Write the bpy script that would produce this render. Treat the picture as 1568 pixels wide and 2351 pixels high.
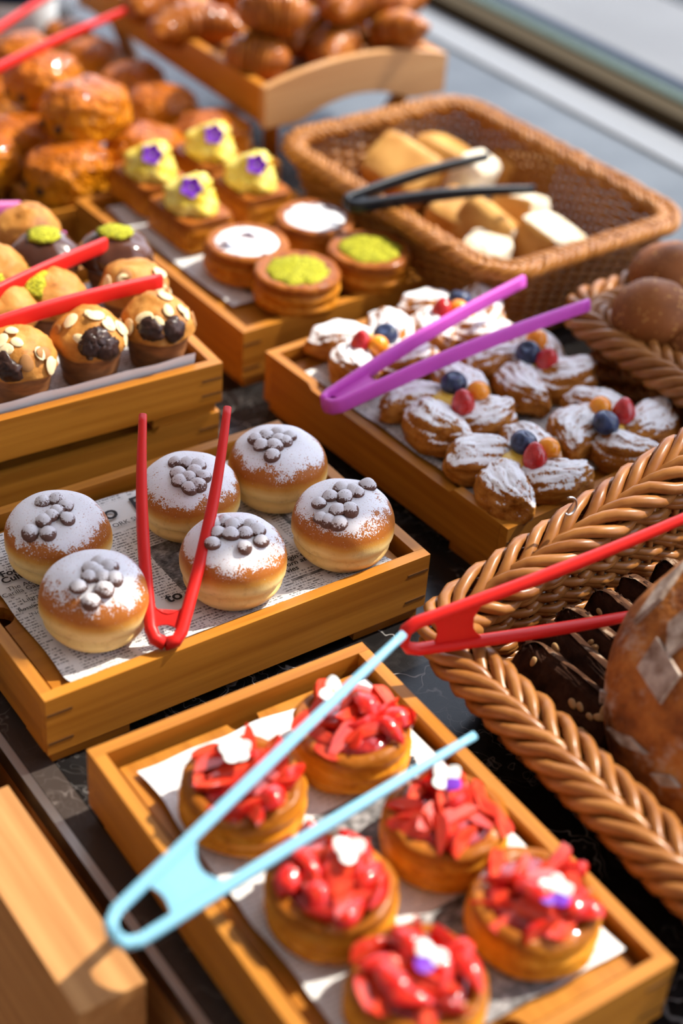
import bpy, bmesh, math, random
import numpy as np
from mathutils import Vector, Matrix, noise
PI = math.pi
for o in list(bpy.data.objects): bpy.data.objects.remove(o)
SC = bpy.context.scene
COL = SC.collection
rnd = random.Random(7)

# ---------------------------------------------------------------- camera
# world axes: X = along the counter's depth (towards the window), Y = along the counter, Z up, counter top at z = 0
F, PITCH, ROLL, HC, TH = 3667.26, math.radians(35.97026), math.radians(4.49205), 0.891605, math.radians(37.5)
def to_uv(v): return Vector((v[0]*math.cos(TH)+v[1]*math.sin(TH), -v[0]*math.sin(TH)+v[1]*math.cos(TH), v[2]))
_fw = Vector((0, math.cos(PITCH), -math.sin(PITCH))); _rt = Vector((1, 0, 0)); _up = _rt.cross(_fw)
FW = to_uv(_fw); RT = to_uv(_rt*math.cos(ROLL)+_up*math.sin(ROLL)); UP = to_uv(-_rt*math.sin(ROLL)+_up*math.cos(ROLL))
CO = Vector((0, 0, HC))
cd = bpy.data.cameras.new('camera'); cam = bpy.data.objects.new('camera', cd); COL.objects.link(cam)
cam.matrix_world = Matrix(((RT.x, UP.x, -FW.x, 0), (RT.y, UP.y, -FW.y, 0), (RT.z, UP.z, -FW.z, HC), (0, 0, 0, 1)))
cd.sensor_fit = 'VERTICAL'; cd.sensor_height = 36; cd.lens = F/2351*36; cd.clip_start = .05; cd.clip_end = 60
cd.dof.use_dof = True; cd.dof.focus_distance = 1.325; cd.dof.aperture_fstop = 2.15; cd.dof.aperture_blades = 7
SC.camera = cam
# ---------------------------------------------------------------- light
w = bpy.data.worlds.new('world'); SC.world = w; w.use_nodes = True
w.node_tree.nodes['Background'].inputs[0].default_value = (.74, .82, 1.0, 1)
w.node_tree.nodes['Background'].inputs[1].default_value = 2.5
sd = bpy.data.lights.new('sun', 'SUN'); sun = bpy.data.objects.new('sun', sd); COL.objects.link(sun)
sd.energy = 6.0; sd.color = (1, .93, .80); sd.angle = math.radians(.6)
EL, AZ = math.radians(50), math.radians(-7)
S = Vector((math.cos(EL)*math.cos(AZ), math.cos(EL)*math.sin(AZ), math.sin(EL)))
sun.rotation_euler = S.to_track_quat('Z', 'Y').to_euler(); sun.location = (3, 0, 4)
vs = SC.view_settings; vs.view_transform = 'Standard'; vs.look = 'None'; vs.exposure = 0.5; vs.gamma = 1; vs.use_curve_mapping = False

def at(px, py, z):
    d = FW*F + RT*(px-784) - UP*(py-1175.5); t = (z-HC)/d.z
    return CO + d*t

# ---------------------------------------------------------------- mesh helpers
def mesh(name, vs_, fs, m=None, smooth=True):
    me = bpy.data.meshes.new(name); me.from_pydata([tuple(v) for v in vs_], [], fs)
    if smooth: me.polygons.foreach_set('use_smooth', [True]*len(me.polygons))
    if m: me.materials.append(m)
    me.update(); return me
def obj(name, me, parent=None, loc=None, rot=None, mat=None, scale=None, label=None):
    o = bpy.data.objects.new(name, me); COL.objects.link(o)
    if parent: o.parent = parent
    if mat is not None: o.matrix_local = mat
    if loc is not None: o.location = loc
    if rot is not None: o.rotation_euler = rot
    if scale is not None: o.scale = (scale,)*3 if isinstance(scale, (int, float)) else scale
    if label: o['label'] = label
    return o
def tag(o, label, cat, group=None, kind=None):
    if label: o['label'] = label
    if cat: o['category'] = cat
    if group: o['group'] = group
    if kind: o['kind'] = kind
    return o
def thing(name, label, cat, loc=(0, 0, 0), rz=0, group=None):
    o = bpy.data.objects.new(name, None); COL.objects.link(o); o.empty_display_size = .03
    o.location = loc; o.rotation_euler = (0, 0, rz)
    return tag(o, label, cat, group)
def nz(x, y, z, s=1.0): return noise.noise(Vector((x*s, y*s, z*s)))
def blob(name, fn, m, nu=28, nv=18):
    vs_ = []; fs = []
    for i in range(1, nv):
        th = PI*i/nv
        for j in range(nu):
            ph = 2*PI*j/nu
            vs_.append(fn(math.sin(th)*math.cos(ph), math.sin(th)*math.sin(ph), math.cos(th)))
    top = len(vs_); vs_.append(fn(0, 0, 1)); vs_.append(fn(0, 0, -1))
    for i in range(nv-2):
        for j in range(nu):
            a = i*nu+j; b = i*nu+(j+1) % nu
            fs.append((a, a+nu, b+nu, b))
    for j in range(nu):
        fs.append((top, j, (j+1) % nu)); k = (nv-2)*nu
        fs.append((top+1, k+(j+1) % nu, k+j))
    return mesh(name, vs_, fs, m)
def lathe(name, prof, m, n=40, fn=None):
    """prof: list of (r, z) from bottom centre to top centre"""
    vs_ = []; fs = []
    for (r, z) in prof:
        for j in range(n):
            a = 2*PI*j/n; p = (r*math.cos(a), r*math.sin(a), z)
            vs_.append(fn(*p) if fn else p)
    for i in range(len(prof)-1):
        for j in range(n):
            a = i*n+j; b = i*n+(j+1) % n
            fs.append((a, b, b+n, a+n))
    fs.append(tuple(reversed(range(n)))); k = (len(prof)-1)*n; fs.append(tuple(range(k, k+n)))
    return mesh(name, vs_, fs, m)
def tube_geo(pts, rad, n=8, closed=False, sx=1.0, sy=1.0, up=None, vs_=None, fs=None, sq=1.0):
    vs_ = [] if vs_ is None else vs_; fs = [] if fs is None else fs
    P = [Vector(p) for p in pts]; N = len(P); base = len(vs_)
    def tang(i):
        if closed: return (P[(i+1) % N]-P[i-1]).normalized()
        return (P[min(i+1, N-1)]-P[max(i-1, 0)]).normalized()
    t0 = tang(0); u = Vector(up) if up is not None else (Vector((0, 0, 1)) if abs(t0.z) < .9 else Vector((1, 0, 0)))
    for i in range(N):
        t = tang(i); u = (u-t*u.dot(t)).normalized()
        if up is not None:
            u = Vector(up); u = (u-t*u.dot(t)).normalized()
        s = t.cross(u); r = rad(i/(N-1)) if callable(rad) else rad
        for k in range(n):
            a = 2*PI*k/n
            ca, sa = math.cos(a), math.sin(a)
            if sq != 1.0: ca = math.copysign(abs(ca)**sq, ca); sa = math.copysign(abs(sa)**sq, sa)
            vs_.append(P[i]+s*(ca*r*sx)+u*(sa*r*sy))
    for i in range(N if closed else N-1):
        i2 = (i+1) % N
        for k in range(n):
            k2 = (k+1) % n
            fs.append((base+i*n+k, base+i*n+k2, base+i2*n+k2, base+i2*n+k))
    if not closed:
        fs.append(tuple(base+k for k in reversed(range(n)))); fs.append(tuple(base+(N-1)*n+k for k in range(n)))
    return vs_, fs
def tube(name, pts, rad, m, **k):
    v, f = tube_geo(pts, rad, **k); return mesh(name, v, f, m)
def prism(name, poly, z0, z1, m, bev=0.0, seg=2, xf=None, smooth=False):
    """extrude a polygon (x, y) from z0 to z1, bevelled; xf maps the coordinates afterwards"""
    bm = bmesh.new(); n = len(poly)
    b = [bm.verts.new((x, y, z0)) for x, y in poly]; t = [bm.verts.new((x, y, z1)) for x, y in poly]
    bm.faces.new(list(reversed(b))); bm.faces.new(t)
    for i in range(n): bm.faces.new((b[i], b[(i+1) % n], t[(i+1) % n], t[i]))
    if bev:
        es = [e for e in bm.edges if e.calc_face_angle(0) > .5]
        bmesh.ops.bevel(bm, geom=es, offset=bev, segments=seg, affect='EDGES', profile=.5)
    if xf:
        for v in bm.verts: v.co = xf(v.co)
    bmesh.ops.recalc_face_normals(bm, faces=bm.faces)
    me = bpy.data.meshes.new(name); bm.to_mesh(me); bm.free(); me.materials.append(m)
    if smooth: me.polygons.foreach_set('use_smooth', [True]*len(me.polygons))
    return me
def box(name, x0, x1, y0, y1, z0, z1, m, bev=.0015, seg=2):
    return prism(name, [(x0, y0), (x1, y0), (x1, y1), (x0, y1)], z0, z1, m, bev, seg)
def orient(n, roll=0.0, p=(0, 0, 0), s=1.0):
    q = Vector(n).normalized().to_track_quat('Z', 'Y')
    return Matrix.Translation(p) @ q.to_matrix().to_4x4() @ Matrix.Rotation(roll, 4, 'Z') @ Matrix.Scale(s, 4)
def tilt(rx=0, ry=0, rz=0, p=(0, 0, 0), s=1.0):
    return Matrix.Translation(p) @ Matrix.Rotation(rz, 4, 'Z') @ Matrix.Rotation(ry, 4, 'Y') @ Matrix.Rotation(rx, 4, 'X') @ Matrix.Scale(s, 4)

# ---------------------------------------------------------------- material helpers
class NB:
    def __init__(s, name):
        s.m = bpy.data.materials.new(name); s.m.use_nodes = True; s.nt = s.m.node_tree; s.nt.nodes.clear()
        s.out = s.nt.nodes.new('ShaderNodeOutputMaterial'); s._tc = None; s._oi = None
    def set(s, sock, v):
        if isinstance(v, bpy.types.NodeSocket): s.nt.links.new(v, sock)
        elif v is not None:
            if sock.type == 'RGBA' and len(v) == 3: v = (*v, 1)
            sock.default_value = v
    def n(s, typ, i=(), props=(), **kw):
        nd = s.nt.nodes.new('ShaderNode'+typ)
        for k, v in dict(props).items(): setattr(nd, k, v)
        for k, v in enumerate(i): s.set(nd.inputs[k], v)
        for k, v in kw.items(): s.set(nd.inputs[k.replace('_', ' ')], v)
        return nd
    def co(s):
        if not s._tc: s._tc = s.n('TexCoord')
        return s._tc.outputs['Object']
    def rco(s, k=10.0):
        """object coordinates shifted by the object's own random number"""
        if not s._oi: s._oi = s.n('ObjectInfo')
        r = s.math('MULTIPLY', s._oi.outputs['Random'], k)
        c = s.n('CombineXYZ', (r, r, r)).outputs[0]
        return s.n('VectorMath', (s.co(), c), {'operation': 'ADD'}).outputs[0]
    def rand(s):
        if not s._oi: s._oi = s.n('ObjectInfo')
        return s._oi.outputs['Random']
    def math(s, op, a, b=None, c=None, clamp=False):
        return s.n('Math', (a, b, c) if c is not None else ((a, b) if b is not None else (a,)), {'operation': op, 'use_clamp': clamp}).outputs[0]
    def xyz(s, v=None):
        o = s.n('SeparateXYZ', (v if v is not None else s.co(),)).outputs; return o[0], o[1], o[2]
    def noise(s, v, scale, detail=3, rough=.55, dist=0.0):
        nd = s.n('TexNoise', Vector=v, Scale=scale, Detail=detail, Roughness=rough, Distortion=dist); return nd.outputs[0]
    def vor(s, v, scale, feat='F1', out=0, rnd_=1.0):
        return s.n('TexVoronoi', (), {'feature': feat}, Vector=v, Scale=scale, Randomness=rnd_).outputs[out]
    def scale(s, v, sc): return s.n('Mapping', Vector=v, Scale=sc).outputs[0]
    def mix(s, f, a, b):
        nd = s.n('Mix', (), {'data_type': 'RGBA'}); s.set(nd.inputs[0], f); s.set(nd.inputs[6], a); s.set(nd.inputs[7], b); return nd.outputs[2]
    def ramp(s, f, stops, interp='LINEAR'):
        nd = s.n('ValToRGB'); cr = nd.color_ramp; cr.interpolation = interp
        while len(cr.elements) < len(stops): cr.elements.new(.5)
        for e, (p, c) in zip(cr.elements, stops):
            e.position = p; e.color = (*c, 1) if hasattr(c, '__len__') else (c, c, c, 1)
        s.set(nd.inputs[0], f); return nd.outputs[0]
    def step(s, v, lo, hi):
        nd = s.n('MapRange', (v, lo, hi, 0.0, 1.0), {'interpolation_type': 'SMOOTHSTEP'}); return nd.outputs[0]
    def nrm(s):
        return s.xyz(s.n('NewGeometry').outputs['Normal'])
    def bump(s, h, strength=.5, dist=.001, normal=None):
        nd = s.n('Bump', Strength=strength, Distance=dist, Height=h)
        if normal is not None: s.set(nd.inputs['Normal'], normal)
        return nd.outputs[0]
    def done(s, color, rough=.5, normal=None, sss=0.0, ssr=(1, .4, .2), coat=0.0, coat_rough=.08, metal=0.0, spec=None, sheen=None, sub_scale=.004, trans=None):
        p = s.n('BsdfPrincipled'); s.set(p.inputs['Base Color'], color); s.set(p.inputs['Roughness'], rough)
        if normal is not None: s.set(p.inputs['Normal'], normal)
        if not isinstance(sss, float) or sss > 0:
            s.set(p.inputs['Subsurface Weight'], sss); p.inputs['Subsurface Radius'].default_value = ssr; p.inputs['Subsurface Scale'].default_value = sub_scale
        if not isinstance(coat, float) or coat > 0:
            s.set(p.inputs['Coat Weight'], coat); s.set(p.inputs['Coat Roughness'], coat_rough)
        if metal: p.inputs['Metallic'].default_value = metal
        s.set(p.inputs['Specular IOR Level'], .22 if spec is None else spec)
        s.nt.links.new(p.outputs[0], s.out.inputs[0]); return s.m

def wood(name, axis, c0, c1, dark, rough=.38):
    b = NB(name); v = b.rco(3.0)
    sc = [110.0, 110.0, 110.0]; sc[axis] = 4.0
    fine = b.noise(b.scale(v, sc), 1.0, 4, .6)
    sc2 = [30.0, 30.0, 30.0]; sc2[axis] = 1.6
    broad = b.noise(b.scale(v, sc2), 1.0, 2, .5)
    f = b.math('ADD', b.math('MULTIPLY', fine, .6), b.math('MULTIPLY', broad, .4))
    col = b.ramp(f, [(.36, c0), (.62, c1)])
    # glued strips
    x, y, z = b.xyz(b.co()); st = z if axis != 2 else x
    idx = b.math('FLOOR', b.math('MULTIPLY', st, 52.0))
    ww = b.n('TexWhiteNoise', (), {'noise_dimensions': '1D'}, W=idx).outputs[0]
    # bamboo knuckles: short dark flecks in sparse cells
    g = (x, y, z)[axis]
    cell = b.n('CombineXYZ', (b.math('MULTIPLY', g, 9.0), b.math('MULTIPLY', st, 52.0), 0.0)).outputs[0]
    d = b.vor(cell, 1.0, 'F1', 0)
    kn = b.math('MULTIPLY', b.math('SUBTRACT', 1.0, b.step(d, .05, .28)), b.step(fine, .45, .6))
    kn = b.math('MULTIPLY', kn, b.step(b.noise(v, 11.0, 1), .5, .62))
    col = b.mix(b.math('MULTIPLY', ww, .22), col, c0)
    col = b.mix(b.math('MULTIPLY', kn, .75), col, dark)
    return b.done(col, b.math('ADD', rough, b.math('MULTIPLY', fine, .12)), b.bump(fine, .12, .0006), coat=.06, coat_rough=.25)
BC = ((.33, .112, .009), (.52, .210, .024), (.12, .034, .005))
M = {}
M['wx'] = wood('bamboo_x', 0, *BC); M['wy'] = wood('bamboo_y', 1, *BC)
M['px'] = wood('beech_x', 0, (.46, .22, .085), (.60, .33, .14), (.30, .14, .05), .45)
M['py'] = wood('beech_y', 1, (.40, .135, .010), (.54, .21, .022), (.25, .09, .015), .45)
M['cab'] = wood('cabinet_oak', 1, (.36, .155, .045), (.52, .26, .09), (.22, .09, .03), .5)
def simple(name, col, rough=.4, **k):
    b = NB(name); return b.done(col, rough, **k)
M['key'] = simple('joint_walnut', (.12, .05, .015), .5)
def plastic(name, col, sss=.15):
    b = NB(name); n = b.noise(b.co(), 260, 2); return b.done(col, b.math('ADD', .30, b.math('MULTIPLY', n, .12)), b.bump(n, .06, .0003), sss=sss, ssr=(1, .4, .4), sub_scale=.003)
M['red'] = plastic('plastic_red', (.62, .016, .012)); M['lilac'] = plastic('plastic_lilac', (.60, .09, .50))
M['pink'] = plastic('plastic_pink', (.70, .16, .40)); M['blue'] = plastic('plastic_blue', (.22, .48, .62)); M['black'] = plastic('plastic_black', (.008, .010, .014), 0.0)
M['steel'] = simple('brushed_steel', (.48, .45, .43), .32, metal=1.0)

def marble(name, base, vein, rough=.14):
    b = NB(name); v = b.co(); w_ = b.noise(v, 5.0, 5, .6)
    c = b.n('CombineXYZ', (w_, b.noise(b.scale(v, (1, 1, 1)), 6.3, 4), w_)).outputs[0]
    v2 = b.n('VectorMath', (v, b.n('VectorMath', (c, (.5, .5, .5)), {'operation': 'MULTIPLY'}).outputs[0]), {'operation': 'ADD'}).outputs[0]
    e = b.vor(v2, 9.0, 'DISTANCE_TO_EDGE'); e2 = b.vor(v2, 34.0, 'DISTANCE_TO_EDGE')
    m1 = b.math('SUBTRACT', 1.0, b.step(e, .0, .028)); m2 = b.math('MULTIPLY', b.math('SUBTRACT', 1.0, b.step(e2, 0, .035)), b.step(w_, .48, .62))
    mm = b.math('MAXIMUM', b.math('MULTIPLY', m1, b.step(b.noise(v, 12.0, 3), .44, .62)), b.math('MULTIPLY', m2, .55))
    cl = b.step(b.noise(v2, 14.0, 6, .7), .45, .8)
    col = b.mix(b.math('MULTIPLY', cl, .35), base, (.09, .08, .08)); col = b.mix(b.math('MULTIPLY', mm, .8), col, vein)
    return b.done(col, rough)
M['marble'] = marble('black_marble', (.010, .009, .009), (.34, .32, .31), .22)
M['edge'] = marble('edge_stone', (.05, .038, .033), (.17, .14, .13), .22)
b = NB('ledge_shade_tone'); n_ = b.noise(b.co(), 6.0, 5); M['ledge'] = b.done(b.ramp(n_, [(.3, (.072, .085, .10)), (.7, (.125, .142, .16))]), .5)  # pale ledge stone with its shade painted in as a dark grey-blue
M['band'] = simple('ledge_sun_tone', (.21, .22, .235), .6)  # lighter tone painting the sunlit strip of the ledge beside the rail
M['rail'] = simple('bronze_frame', (.050, .036, .018), .8, spec=.08); M['bead'] = simple('green_glazing_bead', (.050, .072, .058), .7, spec=.1); M['gasket'] = simple('dark_gasket', (.012, .022, .042), .7, spec=.1)
b = NB('pavement'); n_ = b.noise(b.co(), 2.2, 5); M['pave'] = b.done(b.ramp(n_, [(.3, (.115, .118, .124)), (.7, (.15, .153, .158))]), .8)
M['road'] = simple('asphalt', (.03, .036, .045), .9)
b = NB('window_glass')
t_ = b.n('BsdfTransparent'); g_ = b.n('BsdfGlossy'); g_.inputs['Roughness'].default_value = .02
mx = b.n('MixShader', (.05, t_.outputs[0], g_.outputs[0])); b.nt.links.new(mx.outputs[0], b.out.inputs[0]); M['glass'] = b.m
b = NB('oak_floor'); x, y, z = b.xyz(); idx = b.math('FLOOR', b.math('MULTIPLY', x, 9.0)); ww = b.n('TexWhiteNoise', (), {'noise_dimensions': '1D'}, W=idx).outputs[0]
n_ = b.noise(b.scale(b.co(), (60, 3, 1)), 1, 4); M['floor'] = b.done(b.mix(ww, b.ramp(n_, [(.3, (.22, .11, .045)), (.7, (.36, .20, .09))]), (.30, .155, .06)), .45)
M['wall'] = simple('wall_paint', (.80, .77, .72), .9)

# ---------------------------------------------------------------- setting
fl = obj('floor', box('floor', -3.5, 1.75, -2.5, 6, -.95, -.9, M['floor'], 0)); tag(fl, None, None, kind='structure')
pv = obj('pavement', box('pavement', 1.82, 9, -5, 9, -.30, -.2, M['pave'], 0)); tag(pv, None, None, kind='structure')
rd = obj('road', box('road', 2.62, 2.80, -5, 9, -.2, -.196, M['road'], 0)); tag(rd, None, None, kind='structure')
ct = thing('counter', 'long black marble bakery counter with steel-trimmed edge and pale wooden front', 'counter', (0, 0, -.9))
CZ = .9
def cbox(n, x0, x1, y0, y1, z0, z1, m, bev=.001): return obj(n, box(n, x0, x1, y0, y1, z0+CZ, z1+CZ, m, bev), ct)
cbox('marble_top', .3685, 1.20, -.6, 3.6, -.02, 0, M['marble'], .0004)
cbox('edge_strip', .3475, .3680, -.6, 3.6, -.02, 0, M['edge'], .0004)
cbox('metal_trim', .340, .347, -.6, 3.6, -.02, 0, M['steel'], .001)
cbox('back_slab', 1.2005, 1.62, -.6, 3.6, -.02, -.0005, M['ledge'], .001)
cbox('back_upstand', 1.62, 1.70, -.6, 3.6, -.02, .004, M['band'], .003)  # raised strip added to carry the painted sunlit band
cbox('cabinet_body', .40, 1.68, -.5, 3.5, -.9, -.0205, M['cab'], .002)
# pale boards standing just in front of the trim, a little higher than the stone
p1 = at(50, 1790, .03); p2 = at(352, 2245, .03)
for lb, y0, y1 in (('long pale wooden barrier standing along the counter edge at the lower left', p2.y, p1.y), ('pale wooden barrier beyond the narrow gap, at the left picture edge', p1.y+.018, 1.3)):
    o_ = obj('wooden_barrier', box('wooden_barrier', .268, .3165, y0, y1, -.9, .03, M['cab'], .009)); tag(o_, lb, 'barrier', 'pale wooden barriers')
cbox('front_panel', .342, .399, -.5, 3.5, -.62, -.022, M['cab'], .002)

win = bpy.data.objects.new('window_1', None); COL.objects.link(win); tag(win, None, None, kind='structure')
def wbox(n, x0, x1, y0, y1, z0, z1, m, bev=.002): return obj(n, box(n, x0, x1, y0, y1, z0, z1, m, bev), win)
wbox('bottom_rail', 1.705, 1.745, -2.5, 6, -.2, .026, M['rail'], .003)
wbox('glazing_bead', 1.746, 1.775, -2.5, 6, -.2, .030, M['bead'], .003)
wbox('outer_gasket', 1.776, 1.815, -2.5, 6, -.2, .026, M['gasket'], .003)
PYL = (.70, .94)
wbox('window_pane', 1.758, 1.764, PYL[1], 6, .031, 2.6, M['glass'], 0)
wbox('window_pane', 1.758, 1.764, -2.5, PYL[0], .031, 2.6, M['glass'], 0)
wbox('window_post', 1.70, 1.81, PYL[0], PYL[1], .031, 2.6, M['rail'], .004)  # unseen post, added and sized to shade the doughnut and pinwheel trays
wbox('head_rail', 1.70, 1.81, -2.5, 6, 2.6, 2.7495, M['rail'], .004)

# the room round the counter: painted wall and ceiling, the window side open to the street
M['ceil'] = simple('ceiling_paint', (.84, .82, .79), .9)
def room(n, x0, x1, y0, y1, z0, z1, m): return tag(obj(n, box(n, x0, x1, y0, y1, z0, z1, m, 0)), None, None, kind='structure')
room('ceiling', -3.5, 1.81, -2.5, 6, 2.75, 2.85, M['ceil'])
room('wall_left', -3.6, -3.5, -2.5, 6, -.9, 2.75, M['wall'])
room('wall_front', -3.5, 1.81, -2.6, -2.5, -.9, 2.75, M['wall'])
room('wall_back', -3.5, 1.81, 6, 6.1, -.9, 2.75, M['wall'])
# ---------------------------------------------------------------- wooden trays
TW = .010
def tray(name, label, fl, rz, LX, LY, h, z0, long_axis, cut=False, rail=.012, mats=('wx', 'wy'), group='wooden display trays'):
    """fl: world position (u, v) of the front-left corner; the tray spans +x LX, +y LY; root at the centre of its base"""
    R = Matrix.Rotation(rz, 3, 'Z'); c = Vector((fl[0], fl[1], z0)) + R @ Vector((LX/2, LY/2, 0))
    t = thing(name, label, 'tray', c, rz, group)
    zb, zt = rail, rail+h
    wx, wy = M[mats[0]], M[mats[1]]
    def wall(length, cut, mm, xf, nm='side_wall'):
        a = length/2
        if cut:
            k = a*.64; d = .0055
            poly = [(-a, zb), (a, zb), (a, zt), (k, zt), (k-.006, zt-d), (-k+.006, zt-d), (-k, zt), (-a, zt)]
        else: poly = [(-a, zb), (a, zb), (a, zt), (-a, zt)]
        obj(nm, prism(nm, poly, 0, TW, mm, .0022, 2, xf), t)
    hx, hy = LX/2, LY/2
    cx = long_axis == 'x'
    wall(LX, cx and cut, wx, lambda v: Vector((v.x, -hy+TW-v.z, v.y)))
    wall(LX, cx and cut, wx, lambda v: Vector((v.x, hy-TW+v.z, v.y)))
    wall(LY-2*TW-.0004, cut and not cx, wy, lambda v: Vector((-hx+TW-v.z, v.x, v.y)))
    wall(LY-2*TW-.0004, cut and not cx, wy, lambda v: Vector((hx-TW+v.z, v.x, v.y)))
    # feet
    f = .2
    for sx in (-1, 1):
        for sy in (-1, 1):
            x0, x1 = sorted((sx*(hx-.005), sx*(hx-LX*f))); y0, y1 = sorted((sy*(hy-.004), sy*(hy-.016)))
            obj('foot_rail', box('foot_rail', x0, x1, y0, y1, 0, rail-.0003, wx, .002), t)
            y0, y1 = sorted((sy*(hy-.0165), sy*(hy-LY*f))); x0, x1 = sorted((sx*(hx-.004), sx*(hx-.016)))
            obj('foot_rail', box('foot_rail', x0, x1, y0, y1, 0, rail-.0003, wy, .002), t)
    # loose insert board with a finger notch at both short ends
    g = TW+.007; ax, ay = hx-g, hy-g; bt = zt-.0125
    nr = .013
    if cx:
        right = [(ax, -ay), (ax, -nr)]+[(ax-nr*math.sin(a), -nr*math.cos(a)) for a in np.linspace(0, PI, 9)]+[(ax, ay)]
        poly = right+[(-x, -y) for x, y in right]
    else:
        topp = [(ax, ay), (nr, ay)]+[(nr*math.cos(a), ay-nr*math.sin(a)) for a in np.linspace(0, PI, 9)]+[(-ax, ay)]
        poly = topp+[(-x, -y) for x, y in topp]
    poly2 = []
    for p in poly:
        if not poly2 or (Vector(p)-Vector(poly2[-1])).length > 1e-5: poly2.append(p)
    obj('insert_board', prism('insert_board', poly2, bt-.012, bt, wx if cx else wy, .0012, 1), t)
    obj('bottom_board', box('bottom_board', -hx+TW+.0003, hx-TW-.0003, -hy+TW+.0003, hy-TW-.0003, zb+.001, zb+.006, wx if cx else wy, 0), t)
    # dark corner keys
    for sx in (-1, 1):
        for sy in (-1, 1):
            for zz in (zt-.017, zb+.010):
                x0, x1 = sorted((sx*(hx-.022), sx*(hx-.001)))
                y0, y1 = sorted((sy*(hy-.003), sy*(hy+.0003)))
                obj('joint_key', box('joint_key', x0, x1, y0, y1, zz, zz+.0024, M['key'], 0), t)
    return t, bt+z0
RZ = [math.radians(a) for a in (-.3, -1.16, 3.41, 1.19, -2.29)]
L_, W_, H_ = .36, .24, .056
T1, ZB1 = tray('wooden_tray', 'bamboo tray holding the six sugared doughnuts on newspaper', (.362, .814), RZ[0], L_, W_, H_, 0, 'x')
T2, ZB2 = tray('wooden_tray', 'bamboo tray of strawberry tarts at the front of the counter', (.358, .394), RZ[1], W_, L_, H_, 0, 'y')
T3, ZB3 = tray('wooden_tray', 'bamboo tray of berry pinwheel pastries under the lilac tongs', (.803, .806), RZ[2], W_, L_, H_, 0, 'y', True)
T4, ZB4 = tray('wooden_tray', 'bamboo tray of lemon cream, blueberry and pistachio pastries', (.782, 1.208), RZ[3], W_, L_, H_, 0, 'y')
T6, _ = tray('wooden_tray', 'shaded lower bamboo tray stacked underneath the muffin tray', (.334, 1.124), RZ[4], L_, W_, .043, 0, 'x', True)
T5, ZB5 = tray('wooden_tray', 'upper bamboo tray of the stack, filled with muffins', (.335, 1.122), RZ[4], L_, W_, .043, .0552, 'x')
q = at(115, 499, .055)
T7, ZB7 = tray('wooden_tray', 'bamboo tray heaped with glossy chocolate buns', (q.x, q.y+.008), 0, .325, .50, .043, 0, 'y')
q2 = at(36, 413, .055)
T8, ZB8 = tray('wooden_tray', 'bamboo tray cut off by the left picture edge beside the bun tray', (q.x-.012-.30, q2.y-.01), 0, .30, .40, .043, 0, 'y')

# ---------------------------------------------------------------- newspaper
def news_mat(name, pics=(), blanks=(), colw=.042, lh=.0034, ox=0.0, oy=0.0, ink=.8, x_lim=None):
    b = NB(name); x, y, z = b.xyz()
    X = b.math('ADD', x, ox+5.0); Y = b.math('ADD', y, oy+5.0)
    cx_ = b.math('FRACT', b.math('DIVIDE', X, colw)); ci = b.math('FLOOR', b.math('DIVIDE', X, colw))
    ins = b.math('MULTIPLY', b.step(cx_, .04, .06), b.math('SUBTRACT', 1.0, b.step(cx_, .92, .95)))
    ly = b.math('DIVIDE', Y, lh); li = b.math('FLOOR', ly); lf = b.math('FRACT', ly)
    band = b.math('MULTIPLY', b.step(lf, .12, .25), b.math('SUBTRACT', 1.0, b.step(lf, .62, .75)))
    v = b.n('CombineXYZ', (b.math('MULTIPLY', X, 620.0), b.math('MULTIPLY', li, 3.7), b.math('MULTIPLY', lf, .8))).outputs[0]
    let = b.step(b.noise(v, 1.0, 2, .7), .42, .55)
    v2 = b.n('CombineXYZ', (b.math('MULTIPLY', X, 130.0), b.math('MULTIPLY', li, 7.3), 0.0)).outputs[0]
    word = b.step(b.noise(v2, 1.0, 0), .30, .36)
    v3 = b.n('CombineXYZ', (b.math('MULTIPLY', ci, 9.1), b.math('MULTIPLY', li, 5.3), 3.0)).outputs[0]
    endx = b.math('ADD', .65, b.math('MULTIPLY', b.noise(v3, 1.0, 0), .8))
    word = b.math('MULTIPLY', word, b.math('LESS_THAN', cx_, endx))
    t = b.math('MULTIPLY', b.math('MULTIPLY', ins, band), b.math('MULTIPLY', let, word))
    def rect(r):
        a = b.math('MULTIPLY', b.math('GREATER_THAN', x, r[0]), b.math('LESS_THAN', x, r[1]))
        c = b.math('MULTIPLY', b.math('GREATER_THAN', y, r[2]), b.math('LESS_THAN', y, r[3])); return b.math('MULTIPLY', a, c)
    for r in blanks: t = b.math('MULTIPLY', t, b.math('SUBTRACT', 1.0, rect(r)))
    paper = b.ramp(b.noise(b.co(), 30.0, 4), [(.3, (.76, .745, .74)), (.7, (.84, .83, .825))])
    col = b.mix(b.math('MULTIPLY', t, ink), paper, (.06, .055, .06))
    for k, r in enumerate(pics):
        n1 = b.noise(b.co(), 90.0+30*k, 5, .65); n2 = b.noise(b.scale(b.co(), (1, 2.5, 1)), 210.0, 3)
        g = b.ramp(b.math('ADD', b.math('MULTIPLY', n1, .7), b.math('MULTIPLY', n2, .3)), [(.38, (.05, .05, .05)), (.52, (.22, .21, .21)), (.68, (.62, .6, .6))])
        col = b.mix(rect(r), col, g)
    return b.done(col, .85, b.bump(b.noise(b.co(), 45.0, 3), .15, .002))
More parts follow.
